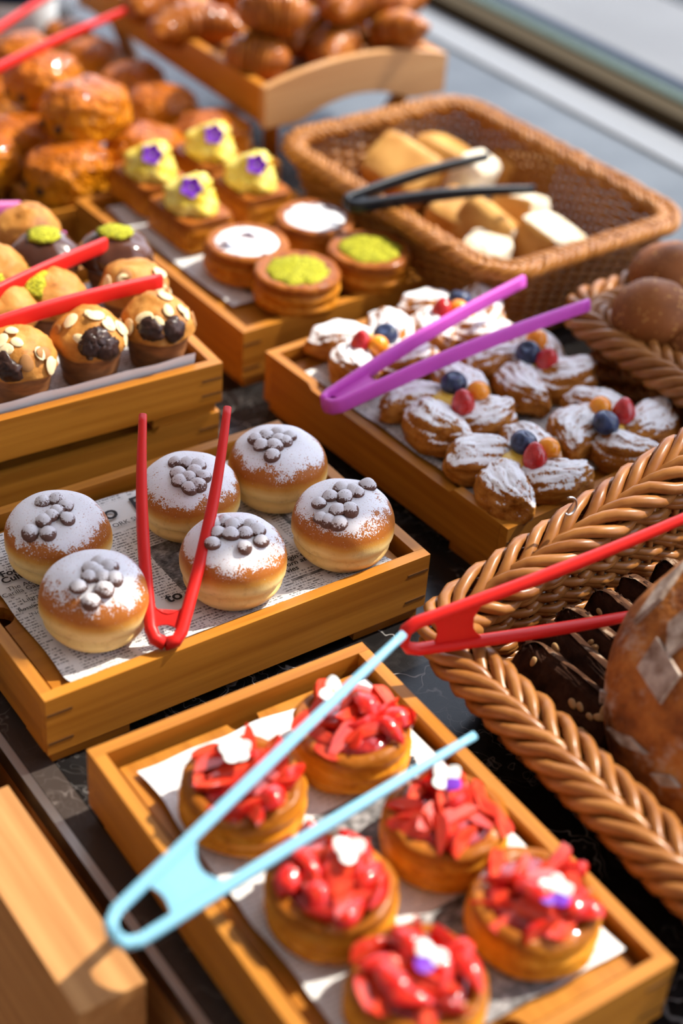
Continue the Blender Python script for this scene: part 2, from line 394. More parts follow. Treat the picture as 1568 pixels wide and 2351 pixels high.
def sheet(label, tr, bt, x0, x1, y0, y1, m, amp=.0012, seed=0, lift=None, cut=None, nx=40, ny=30):
    """newspaper lying on a tray's board; coordinates are the tray's own"""
    vs_ = []; fs = []; zt = bt-tr.location.z+.0022
    def P(i, j):
        x = x0+(x1-x0)*i/nx; y = y0+(y1-y0)*j/ny
        ex = .003*nz(x*30+seed, y*30, 1.7) if i in (0, nx) else 0; ey = .003*nz(x*26+seed, y*26, 4.7) if j in (0, ny) else 0
        z = amp*(1+nz(x*22+seed, y*22, seed*1.3))*.6
        if lift: z += lift(x, y)
        return (x+ex, y+ey, z)
    for j in range(ny+1):
        for i in range(nx+1): vs_.append(P(i, j))
    for j in range(ny):
        for i in range(nx): a = j*(nx+1)+i; fs.append((a, a+1, a+nx+2, a+nx+1))
    n = len(vs_); vs_ += [(x, y, z-.0003) for x, y, z in vs_]          # the sheet's own thickness
    fs += [tuple(n+k for k in reversed(f)) for f in fs]
    o = obj('newspaper', mesh('newspaper', vs_, fs, m)); tag(o, label, 'newspaper', 'newspaper sheets lining the trays')
    o.matrix_world = Matrix.Translation(tr.location) @ Matrix.Rotation(tr.rotation_euler.z, 4, 'Z') @ Matrix.Translation((0, 0, zt))
    return o
M['ink'] = simple('printing_ink', (.03, .028, .03), .8)
def headline(paper, body, size, px, py, rz=0, shear=0.0, bold=0.0, z=None):
    c = bpy.data.curves.new('headline', 'FONT'); c.body = body; c.size = size; c.shear = shear; c.offset = bold; c.resolution_u = 3
    o = bpy.data.objects.new('headline_src', c); COL.objects.link(o)
    dg = bpy.context.evaluated_depsgraph_get(); dg.update()
    me = bpy.data.meshes.new_from_object(o.evaluated_get(dg)); bpy.data.objects.remove(o)
    me.materials.clear(); me.materials.append(M['ink'])
    w_ = at(px, py, .0585 if z is None else z)
    h = obj('headline', me, paper); l = paper.matrix_world.inverted() @ w_
    h.location = (l.x, l.y, .0028); h.rotation_euler = (0, 0, rz); return h
def loc1(px, py, tr):
    w_ = at(px, py, .0575); d = w_-tr.location; return (Matrix.Rotation(-tr.rotation_euler.z, 3, 'Z') @ d).xy
def rect1(pa, pb, tr):
    a, c = loc1(*pa, tr), loc1(*pb, tr); return (min(a.x, c.x), max(a.x, c.x), min(a.y, c.y), max(a.y, c.y))
pics1 = [rect1((330, 1262), (500, 1330), T1), rect1((672, 1338), (782, 1290), T1), rect1((620, 1150), (700, 1240), T1)]
bl1 = [rect1((235, 1235), (520, 1070), T1), rect1((640, 1330), (725, 1265), T1), rect1((-60, 1400), (115, 1290), T1), rect1((330, 1395), (600, 1345), T1)]
M['news1'] = news_mat('newsprint_doughnuts', pics1, bl1, .046, .0035, .012, 0)
N1 = sheet('newspaper with gothic headline under the doughnuts', T1, ZB1, -.150, .152, -.106, .098, M['news1'], seed=1, lift=lambda x, y: .0065*max(0, (-.088-y)/.02)**1.5)
headline(N1, 'o  Fo', .026, 243, 1200, .04, .15, .0004)
headline(N1, 'ORK SUNDAY', .0078, 262, 1216, .02)
headline(N1, 'Food', .0105, 5, 1330, .0, 0, .0003); headline(N1, 'Culture', .0105, 8, 1345, 0, 0, .0003)
headline(N1, 'The Academic', .0072, 20, 1362); headline(N1, 'Carilla Gastronomic', .0072, 8, 1378); headline(N1, 'Library', .0072, 55, 1388)
headline(N1, 'Rosalind', .0058, 45, 1410, 0, 0, .0001); headline(N1, 'Nov', .0058, 75, 1418)
headline(N1, 'to', .016, 388, 1388, 0, 0, .0004); headline(N1, 'an', .016, 432, 1376, 0, 0, .0004)
headline(N1, 'igin of', .0078, 662, 1292, 0, .2, .0002); headline(N1, 'orn at the', .0078, 660, 1306, 0, .2, .0002); headline(N1, 'vies', .0078, 660, 1320, 0, .2, .0002)
M['news2'] = news_mat('newsprint_tarts', [(-.01, .06, -.02, .05), (-.02, .07, -.15, -.06)], [(.02, .11, .1, .17)], .05, .0042, 0, 0, .35)
N2 = sheet('white newspaper with faint print under the strawberry tarts', T2, ZB2, -.094, .103, -.150, .150, M['news2'], .004, 5, nx=36, ny=46)
headline(N2, 'rai', .017, 962, 1778, 1.2, 0, .0006)
M['news3'] = news_mat('newsprint_pinwheels', [(-.09, -.04, -.06, 0), (.0, .06, -.05, .03)], [], .036, .0030, .02, 0)
N3 = sheet('finely printed newspaper under the pinwheel pastries', T3, ZB3, -.100, .096, -.148, .140, M['news3'], .0012, 9)
M['news4'] = news_mat('newsprint_cream', [(-.06, .0, -.1, -.02)], [], .05, .004, 0, 0, .4)
N4 = sheet('crinkled newspaper edge beside the lemon cream pastries', T4, ZB4, -.092, .05, -.115, .158, M['news4'], .0035, 13)
M['news5'] = news_mat('newsprint_muffins', [], [(-.2, .2, -.115, -.095)], .05, .004, 0, 0, .8)
N5 = sheet('newspaper folded up against the front wall behind the muffins', T5, ZB5, -.155, .158, -.1062, .095, M['news5'], .001, 17, lift=lambda x, y: .0185*max(0, min(1, (-.1035-y)/.0025)), ny=90)
N7 = sheet('bluish newspaper strip showing beside the glossy buns', T7, ZB7, -.13, .143, -.21, .22, M['news4'], .002, 21)

# ---------------------------------------------------------------- tongs
def tongs(label, col, H, A, B, aw=.0035, ad=.006, web=(.10, .30), head_w=.013, curve=0.0, bow=.25, wth=.0026, tipf=.7, sq=.5):
    """H: closed end, A and B: tip points (world). Arms are flattened bars, joined near the closed end by a thin web with a hole"""
    H, A, B = Vector(H), Vector(A), Vector(B); mid = (A+B)/2; X = (mid-H).normalized(); Y = (B-A); Y = (Y-X*Y.dot(X)).normalized(); Z = X.cross(Y)
    if Z.z < 0: Z = -Z; Y = -Y; A, B = B, A
    t = thing('serving_tongs', label, 'tongs', H)
    t.matrix_world = Matrix(((X.x, Y.x, Z.x, H.x), (X.y, Y.y, Z.y, H.y), (X.z, Y.z, Z.z, H.z), (0, 0, 0, 1)))
    a, b_ = A-H, B-H
    def side(v, s):
        v = Vector((v.dot(X), v.dot(Y), v.dot(Z))); n = 26; pts = []
        for k in range(n+1):
            f = k/n
            if f < .08:
                g = f/.08*PI/2; pts.append(Vector((head_w*(1-math.cos(g)), s*head_w*math.sin(g), 0)))
            else:
                g = (f-.08)/.92; p0 = Vector((head_w, s*head_w, 0))
                p = p0.lerp(v, g); p.y += s*curve*math.sin(PI*g); p.z += bow*.02*math.sin(PI*g); pts.append(p)
        return pts
    for v, s in ((a, -1), (b_, 1)):
        pts = side(v, s)
        vv, ff = tube_geo(pts, lambda f: 1.0 if f < .5 else 1-(1-tipf)*(f-.5)/.5, n=16, sx=aw, sy=ad, up=(0, 0, 1), sq=sq)
        # squarish section
        obj('arm', mesh('arm', vv, ff, col), t)
    pa, pb = side(a, -1), side(b_, 1)
    k0, k1 = int(26*web[0]), int(26*web[1]); poly = []
    ya = [p for p in pa[k0:k1+1]]; yb = [p for p in pb[k0:k1+1]]
    vs_ = []; fs = []
    n = len(ya); m_ = 8
    for k in range(n):
        for j in range(m_+1):
            g = j/m_; p = ya[k].lerp(yb[k], g)
            bow_in = math.sin(PI*g)*.008
            if k == 0: p.x += 0
            if k == n-1: p.x -= bow_in*1.5
            if k == 0: p.x += bow_in*.6
            vs_.append(p+Vector((0, 0, wth/2)))
    nn = len(vs_); vs_ += [v-Vector((0, 0, wth)) for v in vs_]
    for k in range(n-1):
        for j in range(m_):
            c = k*(m_+1)+j; q_ = (c, c+1, c+m_+2, c+m_+1); fs.append(q_); fs.append(tuple(nn+i for i in reversed(q_)))
    for j in range(m_):
        fs.append((j+1, j, nn+j, nn+j+1)); c = (n-1)*(m_+1)+j; fs.append((c, c+1, nn+c+1, nn+c))
    obj('web', mesh('web', vs_, fs, col, False), t)
    return t
# ---------------------------------------------------------------- food materials
def sugar_mask(b, v, cover, coarse=34.0, fine=900.0, ca=1.1, fa=1.0):
    nx_, ny_, nz_ = b.nrm()
    c = b.noise(v, coarse, 3, .6); f = b.noise(v, fine, 2, .7); mid = b.noise(v, coarse*4.5, 3, .6)
    s = b.math('ADD', nz_, b.math('MULTIPLY', b.math('SUBTRACT', c, .5), ca))
    s = b.math('ADD', s, b.math('MULTIPLY', b.math('SUBTRACT', mid, .5), ca*.6))
    dens = b.step(s, cover-.22, cover+.38)
    m = b.step(b.math('ADD', b.math('MULTIPLY', dens, .92), b.math('MULTIPLY', b.math('SUBTRACT', f, .5), fa)), .36, .66)
    return m, f
SUG = (.82, .80, .83)
def doughnut_mat():
    b = NB('doughnut_dough'); v = b.rco(7); x, y, z = b.xyz()
    n1 = b.noise(v, 22.0, 3); zz = b.math('ADD', z, b.math('MULTIPLY', b.math('SUBTRACT', n1, .5), .010))
    t = b.math('DIVIDE', zz, .062)
    base = b.ramp(t, [(.0, (.34, .11, .02)), (.07, (.46, .18, .035)), (.13, (.82, .54, .19)), (.48, (.88, .64, .26)), (.57, (.66, .32, .06)), (.65, (.44, .14, .022)), (1, (.40, .12, .018))])
    fine = b.noise(v, 150.0, 4, .6)
    base = b.mix(b.math('MULTIPLY', b.step(fine, .5, .75), .25), base, (.28, .09, .02))
    m, f = sugar_mask(b, v, .46, 34.0, 700.0, 1.15, 2.3)
    m = b.math('MULTIPLY', m, b.step(t, .48, .66))
    col = b.mix(m, base, SUG)
    h = b.math('ADD', b.math('MULTIPLY', m, .6), b.math('MULTIPLY', f, .5))
    return b.done(col, b.math('ADD', .42, b.math('MULTIPLY', m, .45)), b.bump(h, .35, .0008), sss=.08, ssr=(.9, .5, .2), sub_scale=.004)
M['dough'] = doughnut_mat()
def chip_mat():
    b = NB('sugared_chocolate'); v = b.rco(9)
    m, f = sugar_mask(b, v, .40, 110.0, 900.0, 1.3, 2.4)
    return b.done(b.mix(b.math('MULTIPLY', m, .88), (.13, .062, .045), (.74, .71, .73)), .6, b.bump(f, .3, .0006))
M['chip'] = chip_mat()
def flaky_mat(name, lo, hi, dark, sugar=None, gloss=.35, top=None):
    b = NB(name); v = b.rco(5)
    s = b.noise(b.scale(v, (40, 150, 190)), 1.0, 4, .65, .6); n2 = b.noise(v, 60, 4, .6)
    col = b.ramp(b.math('ADD', b.math('MULTIPLY', s, .6), b.math('MULTIPLY', n2, .4)), [(.30, dark), (.46, lo), (.66, hi)])
    h = s; rough = gloss
    if top:
        x, y, z = b.xyz(); zz = b.math('ADD', z, b.math('MULTIPLY', b.math('SUBTRACT', n2, .5), .016))
        col = b.mix(b.math('MULTIPLY', b.step(zz, top[0], top[1]), .8), col, (.22, .055, .008))
    if sugar is not None:
        m, f = sugar_mask(b, v, sugar, 45.0, 420.0, 1.0, 2.0)
        m = b.math('MULTIPLY', m, b.step(s, .30, .46))
        col = b.mix(m, col, (.86, .845, .86)); rough = b.math('ADD', gloss, b.math('MULTIPLY', m, .5))
        h = b.math('ADD', h, b.math('MULTIPLY', m, .25))
    return b.done(col, rough, b.bump(h, .7, .0016), sss=.05, ssr=(.9, .4, .15), spec=.11)
M['danish'] = flaky_mat('sugared_flaky_pastry', (.37, .125, .018), (.58, .25, .050), (.09, .025, .006), .60)
M['puff'] = flaky_mat('glazed_puff_pastry', (.44, .145, .008), (.62, .26, .030), (.13, .034, .006), None, .22, (.020, .034))
M['crust'] = flaky_mat('golden_tart_crust', (.60, .21, .012), (.78, .34, .035), (.22, .055, .006), None, .25, (.022, .036))
M['crust_dark'] = flaky_mat('caramel_crust', (.26, .070, .010), (.42, .14, .020), (.09, .022, .006), None, .16)
M['custard'] = simple('custard', (.80, .50, .07), .3, sss=.2, ssr=(1, .6, .2))
def berry(name, c0, c1, rough, coat, bump_s=0, sss=.15):
    b = NB(name); v = b.rco(4); n = b.noise(v, 130.0, 3)
    col = b.ramp(n, [(.35, c0), (.7, c1)]); nrm = None
    if bump_s: nrm = b.bump(b.vor(v, bump_s, 'F1'), .5, .0015)
    return b.done(col, rough, nrm, sss=sss, ssr=(1, .2, .1), coat=coat, coat_rough=.05)
M['blueberry'] = berry('blueberry_skin', (.008, .012, .035), (.05, .075, .17), .38, .5, 0, 0.0)
M['raspberry'] = berry('red_berry', (.42, .008, .010), (.62, .03, .025), .25, .8, 330)
M['physalis'] = berry('golden_berry', (.85, .26, .008), (.95, .36, .02), .2, .6)
def straw_mat(name, c0, c1, seeds):
    b = NB(name); v = b.rco(4); n = b.noise(b.scale(v, (70, 240, 240)), 1, 3); col = b.ramp(n, [(.3, c0), (.7, c1)]); nr = b.bump(n, .2, .001)
    if seeds:
        d = b.vor(v, 330.0, 'F1'); col = b.mix(b.math('MULTIPLY', b.math('SUBTRACT', 1.0, b.step(d, .10, .20)), .6), col, (.80, .40, .05)); nr = b.bump(d, .35, .001)
    return b.done(col, .22, nr, spec=.12, sss=.12, ssr=(1, .15, .08), sub_scale=.004, coat=.8, coat_rough=.04)
M['skin'] = straw_mat('strawberry_skin', (.46, .006, .005), (.64, .018, .010), True); M['flesh'] = straw_mat('strawberry_flesh', (.56, .018, .010), (.74, .085, .035), False)
M['glaze'] = berry('amber_glaze', (.42, .10, .012), (.62, .22, .03), .1, 1.0, 180)
M['jam'] = berry('red_jam', (.22, .004, .006), (.42, .02, .015), .1, 1.0, 140)
M['petal_w'] = simple('white_petal', (.82, .85, .80), .55, sss=.2); M['petal_p'] = simple('purple_petal', (.16, .03, .40), .5, sss=.1); M['eye'] = simple('flower_eye', (.45, .40, .04), .6)
b = NB('lemon_cream'); n_ = b.noise(b.rco(3), 60.0, 3); M['cream'] = b.done(b.ramp(n_, [(.3, (.82, .58, .03)), (.65, (.90, .76, .20))]), .28, b.bump(n_, .2, .002), sss=.25, ssr=(1, .7, .3), coat=.3)
def icing_mat():
    b = NB('sugar_snow'); v = b.rco(6); n = b.noise(v, 60.0, 3); m = b.step(n, .39, .50)
    return b.done(b.mix(m, (.10, .045, .05), (.88, .89, .92)), .8, b.bump(n, .3, .001))
M['icing'] = icing_mat()
b = NB('pistachio_crumb'); v_ = b.rco(6); n_ = b.vor(v_, 600.0, 'F1', 1); hh = b.noise(v_, 500.0, 3)
M['pistachio'] = b.done(b.ramp(b.n('SeparateColor', (n_,)).outputs[0], [(.0, (.13, .15, .008)), (.6, (.42, .40, .012)), (1, (.60, .55, .04))]), .8, b.bump(hh, 1.0, .002))
def bun_mat():
    b = NB('lacquered_bun'); v = b.rco(5); x, y, z = b.xyz(); nx_, ny_, nz_ = b.nrm()
    n = b.noise(v, 38.0, 4, .6); n2 = b.noise(v, 130.0, 3)
    t = b.math('ADD', b.math('DIVIDE', z, .07), b.math('MULTIPLY', b.math('SUBTRACT', n, .5), .5))
    col = b.ramp(t, [(.1, (.70, .27, .008)), (.45, (.62, .20, .004)), (.8, (.48, .125, .003)), (1, (.34, .075, .003))])
    return b.done(col, b.math('ADD', .22, b.math('MULTIPLY', n, .18)), b.bump(b.math('ADD', b.math('MULTIPLY', b.noise(v, 75.0, 2), 2.0), n), 1.0, .010), coat=.28, coat_rough=.04, spec=.10)
M['bun'] = bun_mat()
def croissant_mat():
    b = NB('croissant_crust'); v = b.rco(5); n = b.noise(b.scale(v, (170, 30, 30)), 1.0, 4, .6); n2 = b.noise(v, 40.0, 3)
    col = b.ramp(b.math('ADD', b.math('MULTIPLY', n, .5), b.math('MULTIPLY', n2, .5)), [(.3, (.13, .030, .005)), (.5, (.32, .088, .010)), (.7, (.50, .18, .028))])
    return b.done(col, .24, b.bump(n, .45, .002), coat=.16, coat_rough=.10, spec=.12)
M['croissant'] = croissant_mat()
b = NB('muffin_cake'); v_ = b.rco(5); n_ = b.noise(v_, 70.0, 5, .65); n2 = b.noise(v_, 24.0, 2)
M['cake'] = b.done(b.ramp(b.math('ADD', b.math('MULTIPLY', n_, .55), b.math('MULTIPLY', n2, .45)), [(.33, (.16, .045, .008)), (.45, (.46, .18, .030)), (.68, (.62, .30, .07))]), .55, b.bump(n_, .8, .002), sss=.05)
b = NB('muffin_case'); v_ = b.rco(5); n_ = b.noise(b.scale(v_, (60, 60, 160)), 1.0, 4); M['case'] = b.done(b.ramp(n_, [(.3, (.13, .045, .014)), (.7, (.30, .115, .035))]), .6, b.bump(n_, .3, .001))
M['choc'] = berry('dark_chocolate', (.020, .008, .006), (.055, .022, .014), .35, .2, 160, 0.0)
b = NB('chocolate_glaze'); n_ = b.noise(b.rco(4), 30.0, 2); M['chocglaze'] = b.done(b.ramp(n_, [(.3, (.05, .016, .008)), (.7, (.10, .035, .018))]), .18, coat=.5)
M['almond'] = simple('almond_flake', (.80, .62, .36), .5, sss=.15); M['almond_skin'] = simple('almond_skin', (.36, .16, .05), .6)
def loaf_mat():
    b = NB('country_loaf_crust'); v = b.co(); x, y, z = b.xyz(); n = b.noise(v, 26.0, 4, .6); n2 = b.noise(v, 150.0, 3)
    col = b.ramp(n, [(.30, (.06, .017, .006)), (.45, (.21, .062, .012)), (.60, (.40, .140, .024)), (.75, (.55, .24, .06))])
    fl_ = b.step(b.math('ADD', b.noise(v, 17.0, 5, .7), b.math('MULTIPLY', n2, .25)), .66, .82)
    col = b.mix(b.math('MULTIPLY', fl_, .55), col, (.52, .42, .34))
    return b.done(col, .6, b.bump(b.math('ADD', n2, n), .6, .003))
M['loaf'] = loaf_mat()
b = NB('floured_flap'); n_ = b.noise(b.rco(2), 90.0, 4); M['flour'] = b.done(b.ramp(n_, [(.3, (.17, .095, .06)), (.65, (.50, .41, .34))]), .8, b.bump(n_, .5, .002))
b = NB('speckled_roll_crust'); v_ = b.rco(6); n_ = b.noise(v_, 16.0, 3); d_ = b.vor(v_, 190.0, 'F1'); sp = b.math('SUBTRACT', 1.0, b.step(d_, .18, .42)); sp = b.math('MULTIPLY', sp, b.step(b.noise(v_, 60.0, 2), .42, .6))
M['roll'] = b.done(b.mix(b.math('MULTIPLY', sp, .75), b.ramp(n_, [(.3, (.14, .040, .008)), (.7, (.30, .095, .020))]), (.62, .30, .08)), .6, b.bump(b.noise(v_, 200.0, 3), .35, .002))
b = NB('seeded_rye'); v_ = b.rco(6); n_ = b.noise(v_, 60.0, 4); M['rye'] = b.done(b.ramp(n_, [(.3, (.014, .006, .004)), (.7, (.060, .026, .015))]), .9, b.bump(n_, 1.0, .004), spec=.08)
b = NB('rye_crust'); n_ = b.noise(b.rco(7), 45.0, 4); M['ryecrust'] = b.done(b.ramp(n_, [(.42, (.040, .016, .008)), (.56, (.11, .05, .025)), (.66, (.46, .34, .24))]), .85, b.bump(n_, .6, .002), spec=.08); M['seed'] = simple('sunflower_seed', (.50, .30, .13), .5)
b = NB('white_crumb'); v_ = b.rco(6); n_ = b.noise(v_, 70.0, 4); M['crumb'] = b.done(b.ramp(n_, [(.3, (.62, .47, .28)), (.55, (.80, .72, .58))]), .8, b.bump(b.vor(v_, 160.0, 'F1'), .5, .002), sss=.1)
b = NB('bread_crust'); v_ = b.rco(6); n_ = b.noise(v_, 30.0, 4); M['bcrust'] = b.done(b.ramp(n_, [(.3, (.46, .20, .04)), (.7, (.66, .36, .10))]), .5, b.bump(n_, .3, .002))
def wicker(name, c0, c1):
    b = NB(name); v = b.rco(9); n = b.noise(v, 60.0, 4); n2 = b.noise(v, 9.0, 2)
    col = b.ramp(b.math('ADD', b.math('MULTIPLY', n, .45), b.math('MULTIPLY', n2, .55)), [(.32, c0), (.66, c1)])
    return b.done(col, .36, b.bump(n, .2, .0012), coat=.12, coat_rough=.2)
M['wick'] = wicker('willow_brown', (.20, .062, .011), (.38, .155, .038)); M['wick2'] = wicker('willow_amber', (.26, .085, .010), (.44, .18, .034))

# ---------------------------------------------------------------- doughnuts
def d_prof(t):       # t in -1 (bottom) .. 1 (top): radius and height of the doughnut outline
    a = t*PI/2; r = .044*abs(math.cos(a))**.62; z = .031+.031*math.copysign(abs(math.sin(a))**.92, math.sin(a)); return r, z
def d_fn(dx, dy, dz):
    t = math.asin(max(-1, min(1, dz)))/(PI/2); r, z = d_prof(t); h = math.hypot(dx, dy) or 1e-9
    x, y = dx/h*r, dy/h*r
    cre = .0034*math.exp(-((z-.022)/.0028)**2)*(1+.9*nz(dx*2.2+5, dy*2.2, 0))     # the pale waist crease
    k = 1-cre/.044+.022*nz(dx*1.7, dy*1.7, dz*1.7)
    z = max(z, .0025)
    return (x*k, y*k, (z-.0025)*(1+.05*nz(dx*2+9, dy*2, 3))*1.04)
me_d = blob('dough', d_fn, M['dough'], 56, 36)
me_chip = [blob('chocolate_chip', (lambda s: lambda x, y, z: (.0067*x*(1+.12*nz(x+s, y, z)), .0064*y, .0042*z+(.0016*max(0, z)**3)))(s), M['chip'], 14, 9) for s in (0, 3, 6)]
def d_surf(x, y):
    r = min(math.hypot(x, y), .040); lo, hi = 0.0, 1.0
    for _ in range(24):
        m_ = (lo+hi)/2
        if d_prof(m_)[0] > r: lo = m_
        else: hi = m_
    return (d_prof(lo)[1]-.0025)*1.02
def doughnut(label, px, py, wpx, rz, chips, zb):
    p = at(px, py, zb+.031); s = 1.0
    t = thing('sugared_doughnut', label, 'doughnut', (p.x, p.y, zb), rz, 'sugared doughnuts')
    obj('dough', me_d, t, scale=s)
    inv = Matrix.Rotation(-rz, 3, 'Z')
    for k, (cx, cy) in enumerate(chips):
        cw = at(cx, cy, zb+.064)-t.location; c = inv @ Vector((cw.x, cw.y, 0))
        if c.length > .034: c = c.normalized()*.034
        z = d_surf(c.x, c.y)+.0022
        nrm = Vector((c.x*.45/.044, c.y*.45/.044, 1))
        nrm += Vector((rnd.uniform(-.5, .5), rnd.uniform(-.5, .5), 0))
        obj('chocolate_chip', me_chip[k % 3], t, mat=orient(nrm, rnd.uniform(0, 6), (c.x, c.y, z), rnd.uniform(1.02, 1.22)))
    return t
ZP = ZB1+.0030
def chips_at(l): return l
doughnut('leftmost sugared doughnut with chocolate chips, cut close by the picture edge', 134, 1232, 246, .3, [(98, 1150), (130, 1145), (150, 1160), (130, 1172), (118, 1182), (155, 1187), (68, 1205), (100, 1190), (110, 1210)], ZP)
doughnut('front left sugared doughnut nearest the tray corner', 219, 1375, 240, 1.3, [(228, 1290), (210, 1305), (250, 1300), (205, 1322), (235, 1322), (262, 1325), (180, 1340), (240, 1345), (208, 1365), (222, 1312)], ZP)
doughnut('sugared doughnut between the two arms of the upright red tongs', 434, 1138, 232, 2.2, [(405, 1060), (430, 1063), (455, 1067), (410, 1085), (445, 1080), (467, 1090), (435, 1110), (412, 1098), (455, 1105), (433, 1092)], ZP)
doughnut('sugared doughnut heaped with chips just right of the red tongs', 536, 1285, 242, 3.4, [(490, 1200), (515, 1195), (545, 1200), (500, 1220), (530, 1225), (563, 1222), (590, 1215), (488, 1240), (600, 1235), (562, 1250), (535, 1205), (575, 1205)], ZP)
doughnut('rearmost sugared doughnut at the back corner of its tray', 638, 1073, 230, 4.4, [(588, 1005), (610, 1000), (640, 995), (665, 1000), (600, 1018), (630, 1022), (655, 1012), (625, 1038), (640, 1010)], ZP)
doughnut('right front sugared doughnut beside the printed faces', 788, 1202, 246, 5.3, [(783, 1120), (810, 1125), (758, 1137), (733, 1148), (790, 1140), (775, 1165), (820, 1128), (805, 1165), (730, 1178), (755, 1178), (776, 1192), (845, 1107)], ZP)

# ---------------------------------------------------------------- pinwheel pastries
def lobe_fn(seed):
    def f(dx, dy, dz):
        ang = math.atan2(dz, dy); w_ = ang*7.5+dx*2.2+2.6*nz(dx*1.3+seed, dy*1.3, dz*1.3); st = abs(math.sin(w_))**.6-.6
        k = 1+.065*st*(1-abs(dx)**4)+.15*nz(dx*1.8+seed, dy*1.8, dz*1.8)+.045*nz(dx*6+seed, dy*6, dz*6)+.02*nz(dx*15+seed, dy*15, dz*15)
        def sg(v, p): return math.copysign(abs(v)**p, v)
        a, b_, c = .0400, .0255*(1-.05*dx), .0235*(1-.05*dx)
        x = a*sg(dx, .82)*k; y = b_*dy*k + .012*(dx*dx-.3); z = c*sg(dz, .9)*k
        return (x, y, max(z, -.0125)+.0125)
    return f
me_lobe = [blob('pastry_lobe', lobe_fn(s), M['danish'], 60, 48) for s in (0, 4.2, 8.9)]
me_mid = lathe('pastry_base', [(.0, .002), (.040, .002), (.042, .008), (.036, .014), (.022, .017), (.0, .017)], M['danish'], 28)
me_cus = blob('custard', lambda x, y, z: (.0215*x*(1+.22*nz(x*2, y*2, z*2)), .0205*y*(1+.2*nz(x*2+4, y*2, z*2)), .0085*z), M['custard'], 26, 14)
me_blue = blob('blueberry', lambda x, y, z: (.0132*x, .0132*y, .0115*z-(.0028*max(0, (z-.86)/.14) if z > .86 else 0)), M['blueberry'], 24, 18)
me_rasp = blob('red_berry', lambda x, y, z: (.0112*x*(1-.25*z), .0112*y*(1-.25*z), .0142*z), M['raspberry'], 24, 18)
me_phys = blob('golden_berry', lambda x, y, z: (.0110*x, .0110*y, .0110*z), M['physalis'], 24, 18)
def pinwheel(label, px, py, rz, berries, zb, sc=1.0):
    p = at(px, py, zb+.018)
    t = thing('pinwheel_pastry', label, 'pastry', (p.x, p.y, zb), rz, 'berry pinwheel pastries')
    obj('pastry_base', me_mid, t, scale=sc)
    for k in range(4):
        a = k*PI/2; d = .0345*sc
        m_ = tilt(0, -.10, a+.55+.12*math.sin(k*7+px), (d*math.cos(a), d*math.sin(a), .001), sc*(1+.06*math.sin(k*3+py)))
        obj('pastry_lobe', me_lobe[(k+int(px)) % 3], t, mat=m_)
    obj('custard', me_cus, t, loc=(0, 0, .0245*sc), rot=(0, 0, 1.3*px))
    inv = Matrix.Rotation(-rz, 3, 'Z')
    for me_, (bx, by) in zip((me_blue, me_rasp, me_phys), berries):
        c = at(bx, by, zb+.0385)-t.location; c = inv @ Vector((c.x, c.y, 0))
        if c.length > .026: c = c.normalized()*.026
        obj(me_.name.split('.')[0], me_, t, mat=tilt(rnd.uniform(-.5, .5), rnd.uniform(-.5, .5), rnd.uniform(0, 6), (c.x, c.y, .0385)))
    return t
Z3 = ZB3+.0028
pinwheel('pinwheel pastry behind the hinge of the lilac tongs, half hidden', 858, 805, .5, [(885, 770), (830, 787), (870, 805)], Z3)
pinwheel('rearmost pinwheel pastry, heavily sugared, behind both lilac arms', 1050, 738, .2, [(1055, 690), (1015, 713), (1052, 712)], Z3)
pinwheel('pinwheel pastry under the tip of the lilac tongs', 1215, 848, .7, [(1212, 810), (1257, 825), (1232, 780)], Z3)
pinwheel('middle left pinwheel pastry in front of the lilac tongs', 1030, 938, .65, [(1042, 880), (1063, 922), (1098, 900)], Z3)
pinwheel('nearest pinwheel pastry at the front corner of its tray', 1190, 1078, .6, [(1203, 1017), (1228, 1048), (1268, 1030)], Z3)
pinwheel('rightmost pinwheel pastry with golden berry at the back of its trio', 1408, 985, 1.2, [(1390, 972), (1432, 945), (1378, 935)], Z3)

# ---------------------------------------------------------------- strawberry tarts
def tart_body(R, H, name, mat, dish=.005, n=56, rings=3.3):
    prof = [(.0, .0), (R*.86, 0), (R*.96, H*.08)]
    for k in range(1, 16): f = k/16; prof.append((R*(.985+.035*math.sin(PI*f)), H*(.08+.80*f)))
    prof += [(R*.97, H*.95), (R*.90, H), (R*.80, H*.985), (R*.70, H-dish), (R*.3, H-dish), (.0, H-dish)]
    def fn(x, y, z):
        a = math.atan2(y, x); r = math.hypot(x, y)
        if r < 1e-6: return (x, y, z)
        k = 1
        if r > R*.8: w_ = math.sin(z/H*2*PI*rings+a+1.5*nz(math.cos(a)*1.3, math.sin(a)*1.3, 7)); k = 1+.030*math.copysign(abs(w_)**.6, w_)+.035*nz(math.cos(a)*1.6, math.sin(a)*1.6, z*60)+.016*nz(math.cos(a)*5, math.sin(a)*5, z*240)
        return (x*k, y*k, z*(1+.12*nz(math.cos(a)*1.8+3, math.sin(a)*1.5, R*50)) if z > H*.3 else z)
    return lathe(name, prof, mat, n, fn)
me_tart = tart_body(.0425, .036, 'tart_crust', M['crust'])
me_ring = lathe('glaze', [(.0, -.004), (.040, -.004), (.0405, -.001), (.038, .0012), (.03, .002), (.02, .003), (.0, .003)], M['glaze'], 40, lambda x, y, z: (x, y, z+(.0016*nz(x*160, y*160, 2) if z > -.002 else 0)))
me_jam = lathe('jam', [(.0, -.002), (.031, -.002), (.033, .0005), (.028, .0032), (.0, .005)], M['jam'], 36, lambda x, y, z: (x*(1+.16*nz(x*60, y*60, 1)), y*(1+.16*nz(x*60, y*60, 1)), z))
